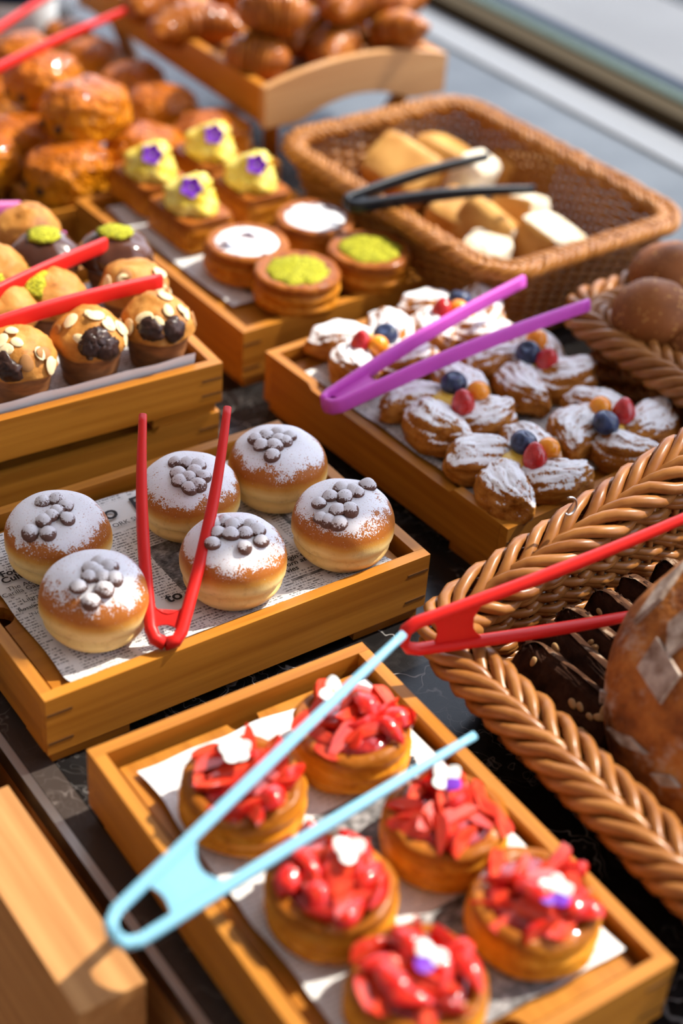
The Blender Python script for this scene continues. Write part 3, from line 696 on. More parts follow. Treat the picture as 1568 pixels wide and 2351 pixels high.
def straw_piece(span, seed, L=.0135, R=.0098, n=9, na=8):
    vs_ = []; fs = []; mi = []
    def ax(i): f = -1+2*i/n; return f, R*(max(0, 1-abs(f)**2.2)**.55)*(1-.42*f)*.95
    for i in range(n+1):
        f, r = ax(i)
        for k in range(na+1):
            a = -span/2+span*k/na; q_ = 1+.08*nz(f*2+seed, math.cos(a), math.sin(a)); vs_.append((L*f, r*math.sin(a)*q_, r*math.cos(a)*q_))
    for i in range(n):
        for k in range(na): c = i*(na+1)+k; fs.append((c, c+1, c+na+2, c+na+1)); mi.append(0)
    for k in (0, na):                                    # the two cut faces
        st = len(vs_)
        for i in range(n+1): vs_.append(vs_[i*(na+1)+k])
        for i in range(n+1): vs_.append((ax(i)[0]*L, 0, 0))
        for i in range(n): q_ = (st+i, st+i+1, st+n+2+i, st+n+1+i); fs.append(q_ if k else tuple(reversed(q_))); mi.append(1)
    me = mesh('strawberry_piece', vs_, fs, M['skin']); me.materials.append(M['flesh']); me.polygons.foreach_set('material_index', mi)
    return me
me_straw = [straw_piece(PI, 1, .0165, .0088), straw_piece(PI*.6, 2, .0170, .0105), straw_piece(PI*.45, 3, .016, .0115), straw_piece(PI*.75, 4, .0150, .0090)]
def petal(name, m, s):
    return blob(name, lambda x, y, z: (s*(.55+.55*x), s*.52*y*(1-.25*x), .0006*z+.10*s*(x*x)), m, 12, 6)
me_pw = petal('petal', M['petal_w'], .0085); me_pp = petal('petal', M['petal_p'], .0095)
me_eye = blob('flower_eye', lambda x, y, z: (.0018*x, .0018*y, .0014*z), M['eye'], 10, 6)
def flower(parent, p, nrm, petals, roll=0, s=1.0):
    e = obj('edible_flower', me_eye, parent, mat=orient(nrm, roll, p, s))
    n = len(petals)
    for k, c in enumerate(petals):
        obj('petal', me_pw if c == 'w' else me_pp, e, mat=Matrix.Rotation(2*PI*k/n, 4, 'Z') @ Matrix.Rotation(-.25, 4, 'Y'))
    return e
def straw_tart(label, px, py, rz, seed, zb, fl, petals='wwwww', spread=1.0, count=21):
    p = at(px, py, zb+.022)
    t = thing('strawberry_tart', label, 'tart', (p.x, p.y, zb), rz, 'strawberry tarts')
    obj('tart_crust', me_tart, t); obj('glaze', me_ring, t, loc=(0, 0, .0335)); obj('jam', me_jam, t, loc=(0, 0, .0352), rot=(0, 0, seed))
    r = random.Random(seed); inv = Matrix.Rotation(-rz, 3, 'Z')
    for k in range(count):
        a = k*2.39996+r.uniform(-.3, .3); d = .0335*math.sqrt((k+.4)/count)*spread
        z = .0395+.007*(1-d/.032)+r.uniform(-.001, .002)
        fl_ = r.choice((0, PI, PI*.6, -PI*.6, PI*.85, PI*.9, -PI*.75))
        obj('strawberry_piece', me_straw[r.randrange(4)], t, mat=tilt(fl_+r.uniform(-.4, .4), r.uniform(-.35, .35), r.uniform(0, 2*PI), (d*math.cos(a), d*math.sin(a), z), r.uniform(.88, 1.15)))
    c = at(fl[0], fl[1], zb+.056)-t.location; c = inv @ Vector((c.x, c.y, 0))
    if c.length > .026: c = c.normalized()*.026
    v = inv @ (CO-t.location).normalized()
    flower(t, (c.x, c.y, .0545), Vector((0, 0, 1))+Vector(v)*.6, petals, seed, 1.3)
    return t
Z2 = ZB2+.005
straw_tart('strawberry tart at the tray\'s back left corner with a white flower', 558, 1822, .4, 3, Z2, (540, 1722))
straw_tart('strawberry tart under the blue tongs arm near the back rim', 806, 1690, 2.0, 8, Z2, (765, 1585), 'www')
straw_tart('strawberry tart in the middle of the left row, white petal on top', 760, 2052, 3.0, 11, Z2, (800, 1950), 'www')
straw_tart('strawberry tart below the lower blue tongs tip', 1020, 1900, 4.1, 15, Z2, (1025, 1785), 'wwpw')
straw_tart('strawberry tart cut off by the bottom edge of the picture', 955, 2275, 5.0, 19, Z2, (985, 2195), 'wwp')
straw_tart('strawberry tart with a purple and white viola at the front right', 1225, 2090, .9, 23, Z2, (1275, 2045), 'ppwww')

# ---------------------------------------------------------------- lemon cream slices, blueberry and pistachio tarts
def slab_fn(a, b_, c, e=.28, layers=5):
    def f(dx, dy, dz):
        def sg(v, p): return math.copysign(abs(v)**p, v)
        h = math.hypot(dx, dy) or 1e-9; cz = sg(dz, e); q_ = (1-abs(dz)**2)**.5
        cx_, cy_ = sg(dx/h, e)*abs(q_)**.2, sg(dy/h, e)*abs(q_)**.2
        k = 1+.02*math.sin(cz*layers*PI)+.03*nz(dx*3+a*99, dy*3, dz*3)
        return (a*cx_*k, b_*cy_*k, c*(1+cz*(1+.06*nz(dx*3, dy*3, 8))))
    return f
me_slab = blob('puff_base', slab_fn(.0345, .046, .0165), M['puff'], 48, 26)
me_slabtop = blob('caramel_top', slab_fn(.033, .0445, .0035), M['crust_dark'], 36, 12)
def cream_fn(x, y, z):
    k = 1+.20*nz(x*2.0+3, y*2.0, z*2.0)+.16*nz(x*5, y*5, z*5)+.05*nz(x*12, y*12, z*12)
    return (.029*x*k*(1-.36*z), .034*y*k*(1-.36*z), .021*z*k)
me_cream = blob('lemon_cream', cream_fn, M['cream'], 36, 22)
me_cream2 = blob('lemon_cream', lambda x, y, z: (.0175*x*(1+.5*nz(x*3+2, y*3, z*3)), .018*y*(1+.5*nz(x*3, y*3+2, z*3)), .011*z*(1+.5*nz(x*3, y*3, z*3))), M['cream'], 26, 16)
Z4 = ZB4+.006
y0 = at(428, 592, Z4); e = .0355
def cream_slice(label, dx, dy, fl, rz=RZ[3], z=Z4):
    t = thing('lemon_cream_slice', label, 'pastry', (y0.x+e+dx, y0.y+dy, z), rz, 'lemon cream slices')
    obj('puff_base', me_slab, t); obj('caramel_top', me_slabtop, t, loc=(0, 0, .0305))
    obj('lemon_cream', me_cream, t, loc=(0, 0, .048)); obj('lemon_cream', me_cream2, t, loc=(.004, -.006, .064))
    c = at(fl[0], fl[1], z+.078)-t.location; c = Matrix.Rotation(-rz, 3, 'Z') @ Vector((c.x, c.y, 0))
    if c.length > .024: c = c.normalized()*.024
    v = (CO-t.location).normalized(); v = Matrix.Rotation(-rz, 3, 'Z') @ Vector(v)
    flower(t, (c.x, c.y, (.0785-c.length*.4)), v+Vector((0, 0, .3)), 'ppppp', dx*70, 1.3)
    return t
cream_slice('lemon cream slice nearest the muffins, purple viola on its left', 0, .145, (362, 388))
cream_slice('lemon cream slice at the front of the left pair, showing flaky layers', -.003, .047, (440, 440))
cream_slice('rearmost lemon cream slice beside the glossy buns', .092, .163, (515, 338))
cream_slice('lemon cream slice next to the wicker basket of white bread', .090, .068, (605, 385))
me_rt = tart_body(.0455, .034, 'tart_crust', M['puff'], .004, rings=2.6)
me_rim = lathe('caramel_rim', [(.034, .0), (.0455, -.004), (.0475, .0), (.045, .004), (.040, .0048), (.034, .003)], M['crust_dark'], 44, lambda x, y, z: (x*(1+.03*nz(x*90, y*90, 1)), y*(1+.03*nz(x*90, y*90, 1)), z*(1+.2*nz(x*70, y*70, 5))))
me_ice = lathe('sugar_topping', [(.0, .0), (.037, .0), (.0385, .002), (.034, .0045), (.02, .0055), (.0, .006)], M['icing'], 36, lambda x, y, z: (x*(1+.06*nz(x*60, y*60, 1)), y*(1+.06*nz(x*60, y*60, 1)), z))
me_pis = lathe('pistachio_crumb', [(.0, .0), (.034, .0), (.036, .003), (.028, .0065), (.014, .008), (.0, .0082)], M['pistachio'], 40, lambda x, y, z: (x*(1+.14*nz(x*70, y*70, 1)), y*(1+.14*nz(x*70, y*70, 1)), z+.0035*nz(x*300, y*300, 2)*(z > .002)))
def round_tart(name, label, px, py, top, rz, grp):
    p = at(px, py, Z4+.017); t = thing(name, label, 'tart', (p.x, p.y, Z4), rz, grp)
    obj('tart_crust', me_rt, t); obj('caramel_rim', me_rim, t, loc=(0, 0, .0335)); obj(top.name.split('.')[0], top, t, loc=(0, 0, .0325))
    if top is me_ice:
        for a, d in ((.6, .018), (2.9, .024), (4.6, .021)):
            obj('blueberry', me_blue, t, loc=(d*math.cos(a), d*math.sin(a), .0335), scale=.5)
    return t
round_tart('blueberry_tart', 'sugar-topped blueberry tart in front of the lemon cream slices', 566, 592, me_ice, .3, 'blueberry tarts')
round_tart('blueberry_tart', 'sugar-topped blueberry tart beside the bread basket', 722, 534, me_ice, 2.2, 'blueberry tarts')
round_tart('pistachio_tart', 'green pistachio tart hanging over the front rim of its tray', 680, 658, me_pis, 1.0, 'pistachio tarts')
round_tart('pistachio_tart', 'green pistachio tart at the right corner by the bread basket', 845, 608, me_pis, 3.0, 'pistachio tarts')
# ---------------------------------------------------------------- muffins
me_case = lathe('muffin_case', [(0, 0), (.0235, 0), (.0245, .002)]+[(.0245+.0065*k/8+.0004*math.sin(k*2.2), .002+.034*k/8) for k in range(1, 9)]+[(.029, .0375), (0, .0375)], M['case'], 36, lambda x, y, z: (x*(1+.03*nz(x*80, y*80, z*80)), y*(1+.03*nz(x*80, y*80, z*80)), z))
def dome_fn(seed, r=.0345, h=.031):
    def f(x, y, z):
        k = 1+.10*nz(x*1.6+seed, y*1.6, z*1.6)+.05*nz(x*4+seed, y*4, z*4)+.02*nz(x*11, y*11+seed, z*11)
        return (r*x*k, r*y*k, (h*z if z > 0 else .010*z)*k)
    return f
me_dome = [blob('muffin_top', dome_fn(s), M['cake'], 44, 30) for s in (0, 5, 11)]
me_gdome = blob('chocolate_glaze', dome_fn(17, .0385, .030), M['chocglaze'], 36, 22)
me_chunk = [blob('chocolate_chunk', (lambda s: lambda x, y, z: (.0105*x*(1+.35*nz(x*2+s, y*2, z*2)), .0125*y*(1+.35*nz(x*2, y*2+s, z*2)), .0055*z*(1+.4*nz(x*3, y*3, z*3+s))))(s), M['choc'], 20, 14) for s in (0, 7)]
def flake(nm, m_): return lathe(nm, [(0, -.0004), (.0052, -.0004), (.0056, 0), (.0052, .0004), (0, .0004)], m_, 12, lambda x, y, z: (x*1.35*(1-.3*x/.0056*.5), y, z+9*x*x))
me_fl = [flake('almond_flake', M['almond']), flake('almond_flake', M['almond_skin'])]
me_pcrumb = lathe('pistachio_crumb', [(0, .0), (.015, -.001), (.017, .001), (.012, .0035), (0, .005)], M['pistachio'], 26, lambda x, y, z: (x*(1+.2*nz(x*150, y*150, 1)), y*1.1*(1+.2*nz(x*150, y*150, 1)), z+.0012*nz(x*500, y*500, 3)))
ZM = ZB5+.0025
def on_dome(parent, me_, nm, d, r, h, z0, roll, s=1.0, lift=0.0):
    d = Vector(d).normalized(); p = Vector((r*d.x, r*d.y, h*d.z+z0)); n = Vector((d.x/r, d.y/r, d.z/h)).normalized()
    return obj(nm, me_, parent, mat=orient(n, roll, p+n*lift, s))
def muffin(label, px, py, rz, kind, seed, chunks=(), zc=.040):
    p = at(px, py, ZM+.036); r = random.Random(seed)
    t = thing('muffin', label, 'muffin', (p.x+.002, p.y+.0125, ZM), rz, 'muffins')
    obj('muffin_case', me_case, t)
    if kind == 'choc':
        obj('chocolate_glaze', me_gdome, t, loc=(0, 0, zc)); obj('pistachio_crumb', me_pcrumb, t, loc=(0, 0, zc+.028)); return t
    obj('muffin_top', me_dome[seed % 3], t, loc=(0, 0, zc))
    v = Matrix.Rotation(-rz, 3, 'Z') @ (CO-t.location).normalized(); v = Vector(v); sd_ = Vector((v.y, -v.x, 0)).normalized()
    for k, (a, b_) in enumerate(chunks):
        d = (v+sd_*a+Vector((0, 0, b_))); on_dome(t, me_chunk[k % 2], 'chocolate_chunk', d, .0345, .031, zc, r.uniform(0, 6), 1.0, -.001)
    if kind == 'almond':
        for k in range(11):
            d = v*.5+sd_*r.uniform(-1.1, 1.1)+Vector((r.uniform(-.4, .4), r.uniform(-.4, .4), r.uniform(-.25, .8)))
            if d.z < .02: d.z = .05
            on_dome(t, me_fl[0 if r.random() < .75 else 1], 'almond_flake', d, .0345, .031, zc, r.uniform(0, 6), r.uniform(.75, 1.2), .0012)
    if kind == 'pist':
        obj('pistachio_crumb', me_pcrumb, t, mat=tilt(.5, .2, seed, (.012, .010, zc+.024)))
    return t
muffin('front left muffin with a round almond flake on melted chocolate', 52, 852, .2, 'almond', 4, [(.25, -.25), (.5, -.05)])
muffin('middle front muffin with big chocolate patch and almond flakes', 214, 806, 1.1, 'almond', 6, [(-.25, .1), (-.55, -.25), (-.05, -.1)])
muffin('right front muffin with toasted almond flakes and two chocolate patches', 371, 770, 2.1, 'almond', 8, [(.15, -.1), (-.5, -.1)])
muffin('plain golden muffin under the lower red tongs arm', 125, 712, 2.9, 'pist', 3)
muffin('almond muffin half covered by the tip of the red tongs', 318, 690, 4.1, 'almond', 7)
muffin('chocolate glazed muffin with pistachio at the tray\'s right rim', 275, 612, .6, 'choc', 2)
muffin('chocolate glazed muffin under the upper red tongs arm', 112, 620, 2.6, 'choc', 2)
muffin('pale muffin peeking out between the red tongs arms', 18, 745, 1.5, 'pist', 9)
muffin('muffin with pistachio at the left edge behind the tongs', -8, 655, 1.9, 'pist', 12)
muffin('small reddish muffin at the very back of the muffin tray', 72, 558, .9, 'plain', 15)

# ---------------------------------------------------------------- chocolate buns
def bun_fn(seed):
    def f(dx, dy, dz):
        def sg(v, p): return math.copysign(abs(v)**p, v)
        x = .050*sg(dx, .74); y = .040*sg(dy, .76); z = .035*sg(dz, .80)
        k = 1+.08*nz(dx*2+seed, dy*2, dz*2)+.03*nz(dx*5, dy*5+seed, dz*5)+(.022*nz(dx*10+seed, dy*10, dz*10)+.008*nz(dx*22, dy*22+seed, dz*22))*max(0, min(1, dz*2+.6)); roll = .0018*math.sin(math.atan2(dz, dy)*2+1)
        return (x*k, y*k+roll, max(z*k, -.028)+.028)
    return f
me_bun = [blob('bun_body', bun_fn(s), M['bun'], 72, 52) for s in (0, 4, 9)]
me_stick = tube('chocolate_stick', [(-.0515, 0, 0), (-.02, 0, 0), (.02, 0, 0), (.0515, 0, 0)], .0052, M['choc'], n=10)
def bun(label, px, py, z, rz, k, s=1.0, ty=0.0):
    p = at(px, py, z+.030); t = thing('chocolate_bun', label, 'bun', (p.x, p.y, z), rz, 'lacquered chocolate buns')
    t.rotation_euler = (0, ty, rz); t.scale = (s, s, s)
    obj('bun_body', me_bun[k % 3], t); obj('chocolate_stick', me_stick, t, loc=(0, -.013, .024)); obj('chocolate_stick', me_stick, t, loc=(0, .013, .024))
    return t
Zb = ZB7+.004; Zu = Zb+.052
R9 = .15
bun('glossy bun at the front corner of the heaped tray', 160, 398, Zb, R9, 0, 1.06)
bun('glossy bun beside the lemon cream slice with the viola', 335, 360, Zb, .35, 1, 1.05)
bun('bun in the lower layer near the left picture edge', 48, 325, Zb, .0, 2)
bun('large shiny bun on top, nearest of the upper layer', 198, 258, Zu, .2, 1, 1.08)
bun('shiny bun on top, middle of the upper layer', 100, 185, Zu, .3, 2, 1.0)
bun('shiny bun on top by the far red tongs', 48, 112, Zu-.006, .1, 0, .80)
bun('dull amber bun below the croissant tray wall', 372, 255, Zb, -.2, 2)
bun('bun behind the second row, under the croissant tray', 308, 190, Zb, .1, 0, .9)
bun('rightmost bun at the edge of the heap, by the paper strip', 488, 318, Zb, -.3, 1)
bun('amber bun below the far red tongs arm', 212, 130, Zb, .2, 1, .85)
bun('rearmost bun at the back of the heap', 156, 70, Zb, .0, 2, .72)
bun('bun peeking at the left picture edge behind the heap', -15, 215, Zb, .2, 1, .9)
t_ = bun('bun in the tray cut off by the left picture edge', -45, 372, ZB8+.002, .1, 0)

# ---------------------------------------------------------------- croissant stand
cz0, czt = .098, .150
q = at(610, 205, czt); CX0, CY0 = q.x, q.y; CWX, CLY = .285, .50
cs = thing('croissant_stand', 'raised wooden tray on slanted legs, heaped with croissants', 'tray stand', (CX0+CWX/2, CY0+CLY/2, 0))
hx, hy = CWX/2, CLY/2
def arch(v): return v
n = 24; top = []; bot = []
for k in range(n+1):
    f = -1+2*k/n; top.append((f*hx, czt+.020*(1-f*f))); bot.append((f*hx, cz0+(.022*max(0, 1-(f/.62)**2))))
for sy in (-1, 1):
    poly = bot+list(reversed(top))
    obj('end_board', prism('end_board', poly, 0, .012, M['px'], .0018, 2, (lambda s: lambda v: Vector((v.x, s*hy-(v.z if s > 0 else -v.z), v.y)))(sy)), cs)
for sx in (-1, 1):
    x0, x1 = sorted((sx*hx, sx*(hx-.012))); obj('side_board', box('side_board', x0, x1, -hy+.0123, hy-.0123, cz0+.004, czt, M['py'], .002), cs)
obj('bottom_board', box('bottom_board', -hx+.0125, hx-.0125, -hy+.0125, hy-.0125, cz0+.024, cz0+.032, M['py'], 0), cs)
for sx in (-1, 1):
    for sy in (-1, 1):
        a = Vector((sx*(hx-.03), sy*(hy-.03), cz0+.024)); f_ = Vector((sx*(hx-.060), sy*(hy-.075), .0))
        vv, ff = tube_geo([a, f_], .012, n=4, sx=1.0, sy=1.4, up=(0, 1, 0)); vv = [Vector((q_.x, q_.y, max(q_.z, 0.0))) for q_ in vv]; obj('leg', mesh('leg', vv, ff, M['py'], False), cs)
def cro_mesh(seed, bend=.9):
    vs_ = []; fs = []; N, n_ = 46, 22
    for i in range(N+1):
        f = i/N; t = 2*f-1; ang = t*bend; R = .062
        c = Vector((R*math.sin(ang), R*(math.cos(ang)-1), 0)); tx = Vector((math.cos(ang), -math.sin(ang), 0)); ny = Vector((math.sin(ang), math.cos(ang), 0))
        u = abs(t); seg = (u*4.2+.35) % 1.0
        r = .031*max(.03, (1-u**2.1))**.62*(1+.26*(seg-.5)*(1 if u > .02 else 0))
        for k in range(n_):
            a = 2*PI*k/n_; kk = 1+.05*nz(c.x*40+seed, math.cos(a)*1.5, math.sin(a)*1.5)
            p = c+ny*(math.cos(a)*r*1.05*kk)+Vector((0, 0, 1))*(math.sin(a)*r*.86*kk); vs_.append(p+Vector((0, 0, .024)))
    for i in range(N):
        for k in range(n_): k2 = (k+1) % n_; fs.append((i*n_+k, (i+1)*n_+k, (i+1)*n_+k2, i*n_+k2))
    fs.append(tuple(range(n_))); fs.append(tuple(N*n_+k for k in reversed(range(n_))))
    return mesh('croissant', vs_, fs, M['croissant'])
me_cr = [cro_mesh(0), cro_mesh(5, .6), cro_mesh(11, 1.1)]
def croissant(label, px, py, z, rz, k, s=1.0, tx=0, ty=0):
    p = at(px, py, z+.026*s); o = obj('croissant', me_cr[k], loc=(p.x, p.y, z), rot=(tx, ty, rz), scale=s); return tag(o, label, 'croissant', 'croissants')
zc0 = cz0+.034
croissant('large croissant at the near corner of the raised tray', 590, 128, zc0, -.75, 1, 1.12)
croissant('croissant lying behind the long side wall of the raised tray', 440, 52, zc0, -.2, 2, 1.05)
croissant('small croissant near the curved end board', 765, 105, zc0, .5, 0, 1.0)
croissant('long croissant lying across the top of the pile', 630, 22, zc0+.048, -.42, 1, 1.25)
croissant('upright pale croissant at the right end of the pile', 905, 78, zc0+.012, 1.2, 2, 1.05, 0, .5)
croissant('croissant in the dark middle of the pile', 700, 75, zc0+.005, .3, 0, 1.0)
croissant('croissant on top at the upper picture edge', 810, -5, zc0+.05, .2, 2, 1.05)
croissant('croissant at the far left of the raised tray', 350, 0, zc0, .3, 0, 1.0)
croissant('croissant behind the long one, cut by the picture edge', 540, -25, zc0+.01, .1, 1, 1.05)
croissant('croissant at the back right, cut by the picture edge', 920, -15, zc0+.012, .6, 0, 1.05)

# ---------------------------------------------------------------- wicker baskets
def rr(s, a, b_, rc):
    """point and outward normal of a rounded rectangle at arc fraction s"""
    rc = min(rc, a*.95, b_*.95); sx, sy = a-rc, b_-rc; q_ = PI*rc/2
    per = [2*sy, q_, 2*sx, q_, 2*sy, q_, 2*sx, q_]; d = (s % 1)*sum(per)
    for k, L in enumerate(per):
        if d <= L or k == 7: break
        d -= L
    f = d/L
    if k == 0: return Vector((a, -sy+d, 0)), Vector((1, 0, 0))
    if k == 2: return Vector((sx-d, b_, 0)), Vector((0, 1, 0))
    if k == 4: return Vector((-a, sy-d, 0)), Vector((-1, 0, 0))
    if k == 6: return Vector((-sx+d, -b_, 0)), Vector((0, -1, 0))
    c = {1: (sx, sy, 0), 3: (-sx, sy, PI/2), 5: (-sx, -sy, PI), 7: (sx, -sy, 3*PI/2)}[k]
    g = c[2]+f*PI/2; nrm = Vector((math.cos(g), math.sin(g), 0)); return Vector((c[0], c[1], 0))+nrm*rc, nrm
def basket(label, c, rz, A0, A1, rc, h, nst, rows, rw, rs, m_, rim, style='plain', zr=None, group='wicker baskets', vis=None):
    """A0, A1: half sizes at the base and at the rim"""
    t = thing('wicker_basket', label, 'basket', (c[0], c[1], 0), rz, group)
    def surf(s, f):
        a = A0[0]+(A1[0]-A0[0])*f; b_ = A0[1]+(A1[1]-A0[1])*f; p, n_ = rr(s, a, b_, rc); hh = zr(*rr(s, A1[0], A1[1], rc)[0].xy) if zr else h
        return Vector((p.x, p.y, .006+(hh-.006)*f)), n_
    per = 4*(A1[0]+A1[1])
    amp = rw*.75+rs*.5
    if style == 'plain':
        for j in range(rows):
            pts = []
            for k in range(nst*4):
                s = k/(nst*4); p, n_ = surf(s, (j+.6)/(rows+.2)); pts.append(p+n_*(amp*math.cos(PI*nst*s+PI*j)))
            obj('weaver', tube('weaver', pts, rw, m_, n=6, closed=True), t)
    else:
        lay, span = rows, 5
        for l in range(lay):
            for i in range(0, nst):
                pts = []
                for k in range(span*4+1):
                    g = k/(span*4); s = (i+g*span)/nst; f = (l+g*1.9)/(lay+.9)+.01; p, n_ = surf(s, min(f, .99)); pts.append(p+n_*(amp*math.cos(PI*(g*span+l))))
                geo_ = tube_geo(pts, lambda q_: rw*(1 if .04 < q_ < .96 else .7), n=6)
                obj('weaver', mesh("weaver", *geo_, m_), t)
    for i in range(nst):
        pts = [surf(i/nst, f)[0] for f in (0, .33, .66, .985)]; obj('stake', tube('stake', pts, rs, m_, n=6), t)
    # plaited rim: two ropes twisting opposite ways
    R, sr, ns, pitch = rim
    nring = int(per/pitch)
    for side, sgn in ((1, 1), (-1, -1)):
        for q_ in range(ns):
            pts = []; N = nring*12
            for k in range(N):
                s = k/N; p, n_ = surf(s, 1.0); a = sgn*2*PI*(nring*s)+2*PI*q_/ns+.35*nz(p.x*30, p.y*30, side*5+q_*.3); p = p+n_*(.0022*nz(p.x*40, p.y*40, q_*2.3))+Vector((0, 0, .0022*nz(p.x*40, p.y*40, 9+q_*2.3)))
                pts.append(p+n_*(side*R*.95+R*math.cos(a))+Vector((0, 0, R*math.sin(a)*.9)))
            obj('rim_strand', tube('rim_strand', pts, sr, m_, n=7, closed=True), t)
    poly = [rr(k/64, A0[0]-.002, A0[1]-.002, rc)[0].xy for k in range(64)]
    obj('basket_floor', prism('basket_floor', poly, .001, .008, m_, 0), t)
    return t
# bread basket
a = at(685, 325, .12); bq = at(1050, 222, .12); cq = at(1560, 485, .12); dq = at(1110, 650, .12)
cc = (a+bq+cq+dq)/4
B1 = basket('large amber wicker basket of cut white bread by the window', (cc.x, cc.y), .03, (.118, .165), (.142, .200), .045, .118, 64, 19, .0033, .0026, M['wick2'], (.0064, .0034, 5, .05))
B2 = basket('brown wicker basket of round speckled rolls at the right edge', (1.205, .870), .0, (.112, .135), (.138, .158), .04, .108, 52, 10, .0048, .0034, M['wick'], (.0115, .0056, 5, .10))
def zfront(x, y):
    g = max(0.0, min(1.0, (x+.16)/.30)); bk = max(0.0, min(1.0, (y+.02)/.16)); return .082+.095*g*bk
B3 = basket('brown wicker basket at the right front, its rear rim rising high', (.835, .535), -.02, (.155, .16), (.188, .188), .045, .085, 50, 5, .0043, .0034, M['wick'], (.0112, .0054, 5, .11), 'diagonal', zfront)
hk = at(1308, 1162, .152)
pts = [Vector((.007*math.cos(g), .003*math.sin(g*.5), .007*math.sin(g))) for g in np.linspace(-2.6, 1.8, 16)]
inv = B3.matrix_basis.inverted() if False else None
hkm = obj('wire_hook', tube('wire_hook', pts, .0011, M['steel'], n=6), B3)
bpy.context.view_layer.update(); hkm.location = B3.matrix_world.inverted() @ hk

# white bread pieces
def chunk_fn(a, b_, c, seed, e=.45):
    def f(dx, dy, dz):
        def sg(v, p): return math.copysign(abs(v)**p, v)
        k = 1+.06*nz(dx*2+seed, dy*2, dz*2); return (a*sg(dx, e)*k, b_*sg(dy, e)*k, c*sg(dz, e)*k)
    return f
def bread_piece(label, px, py, z, size, rot, seed, faces=('x',)):
    p = at(px, py, z); a, b_, c = size
    t = thing('bread_piece', label, 'bread', p, 0, 'white bread pieces'); t.rotation_euler = rot
    src = blob('src', chunk_fn(a, b_, c, seed, .38), M['bcrust'], 36, 28); co_ = [v.co.copy() for v in src.vertices]
    cut = [Vector([(-1 if f[0] == '-' else 1)*(ch == f[-1]) for ch in 'xyz']) for f in faces]
    grp_ = {0: [], 1: []}
    for pl in src.polygons: grp_[1 if any(pl.normal.dot(d) > .72 for d in cut) else 0].append(tuple(pl.vertices))
    for k, nm, mm in ((0, 'crust', M['bcrust']), (1, 'crumb', M['crumb'])):
        ids = sorted({i for f in grp_[k] for i in f}); mp = {v: n for n, v in enumerate(ids)}
        obj(nm, mesh(nm, [co_[v] for v in ids], [tuple(mp[v] for v in f) for f in grp_[k]], mm), t)
    bpy.data.meshes.remove(src); return t
bread_piece('golden bread end with a narrow white cut edge, at the left of the basket', 922, 394, .072, (.036, .044, .026), (.3, -.5, .2), 1, ('x',))
bread_piece('golden bread piece behind the upper black tongs arm', 1015, 372, .07, (.036, .036, .028), (.2, .3, .5), 3, ('x', '-y'))
bread_piece('tall white bread slice between the black tongs arms', 1072, 432, .075, (.030, .022, .045), (.3, .1, .35), 5, ('-y', '-x', 'z'))
bread_piece('golden crust piece beyond the tips of the black tongs', 1195, 398, .055, (.040, .026, .028), (.1, .1, -.2), 7, ('x',))
bread_piece('bread piece with brown crust below the lower black tongs arm', 1045, 505, .065, (.034, .030, .028), (.2, -.2, .4), 9, ('x',))
bread_piece('white wedge of bread leaning to the right', 1110, 530, .068, (.024, .036, .030), (.4, .5, .5), 11, ('x', '-y'))
bread_piece('square-cut bread piece under the tip of the lower tongs arm', 1190, 500, .065, (.030, .030, .030), (-.1, .3, .3), 13, ('-y', 'z'))
bread_piece('round floury bread end at the front right of the basket', 1255, 562, .06, (.036, .034, .028), (.2, .2, .2), 15, ('-y', 'z'))
bread_piece('floury bread end lying against the near basket wall', 1112, 588, .058, (.030, .026, .022), (.1, 0, .5), 17, ('z', '-y'))
# round rolls
me_roll = blob('bread_roll', lambda x, y, z: (.0415*x, .0415*y, .038*(max(z, -.8)+.8)*(1+.03*nz(x*2, y*2, z*2))), M['roll'], 36, 24)
for lb, px, py, z, s in (('round speckled roll, nearest and fully in view', 1498, 722, .098, 1.0), ('round speckled roll half hidden behind the nearest one', 1535, 642, .090, 1.05), ('round speckled roll cut by the right picture edge', 1600, 800, .075, 1.0)):
    p = at(px, py, z+.032); o = obj('bread_roll', me_roll, loc=(p.x, p.y, z), rot=(0, 0, px*.7), scale=s); tag(o, lb, 'bread roll', 'round speckled rolls')
for lb, x, y, z in (('round roll at the bottom of the brown basket, under the others', 1.16, .93, .01), ('round roll in the lower layer of the brown basket', 1.24, .90, .01)):
    o = obj('bread_roll', me_roll, loc=(x, y, z), rot=(0, 0, x*9)); tag(o, lb, 'bread roll', 'round speckled rolls')
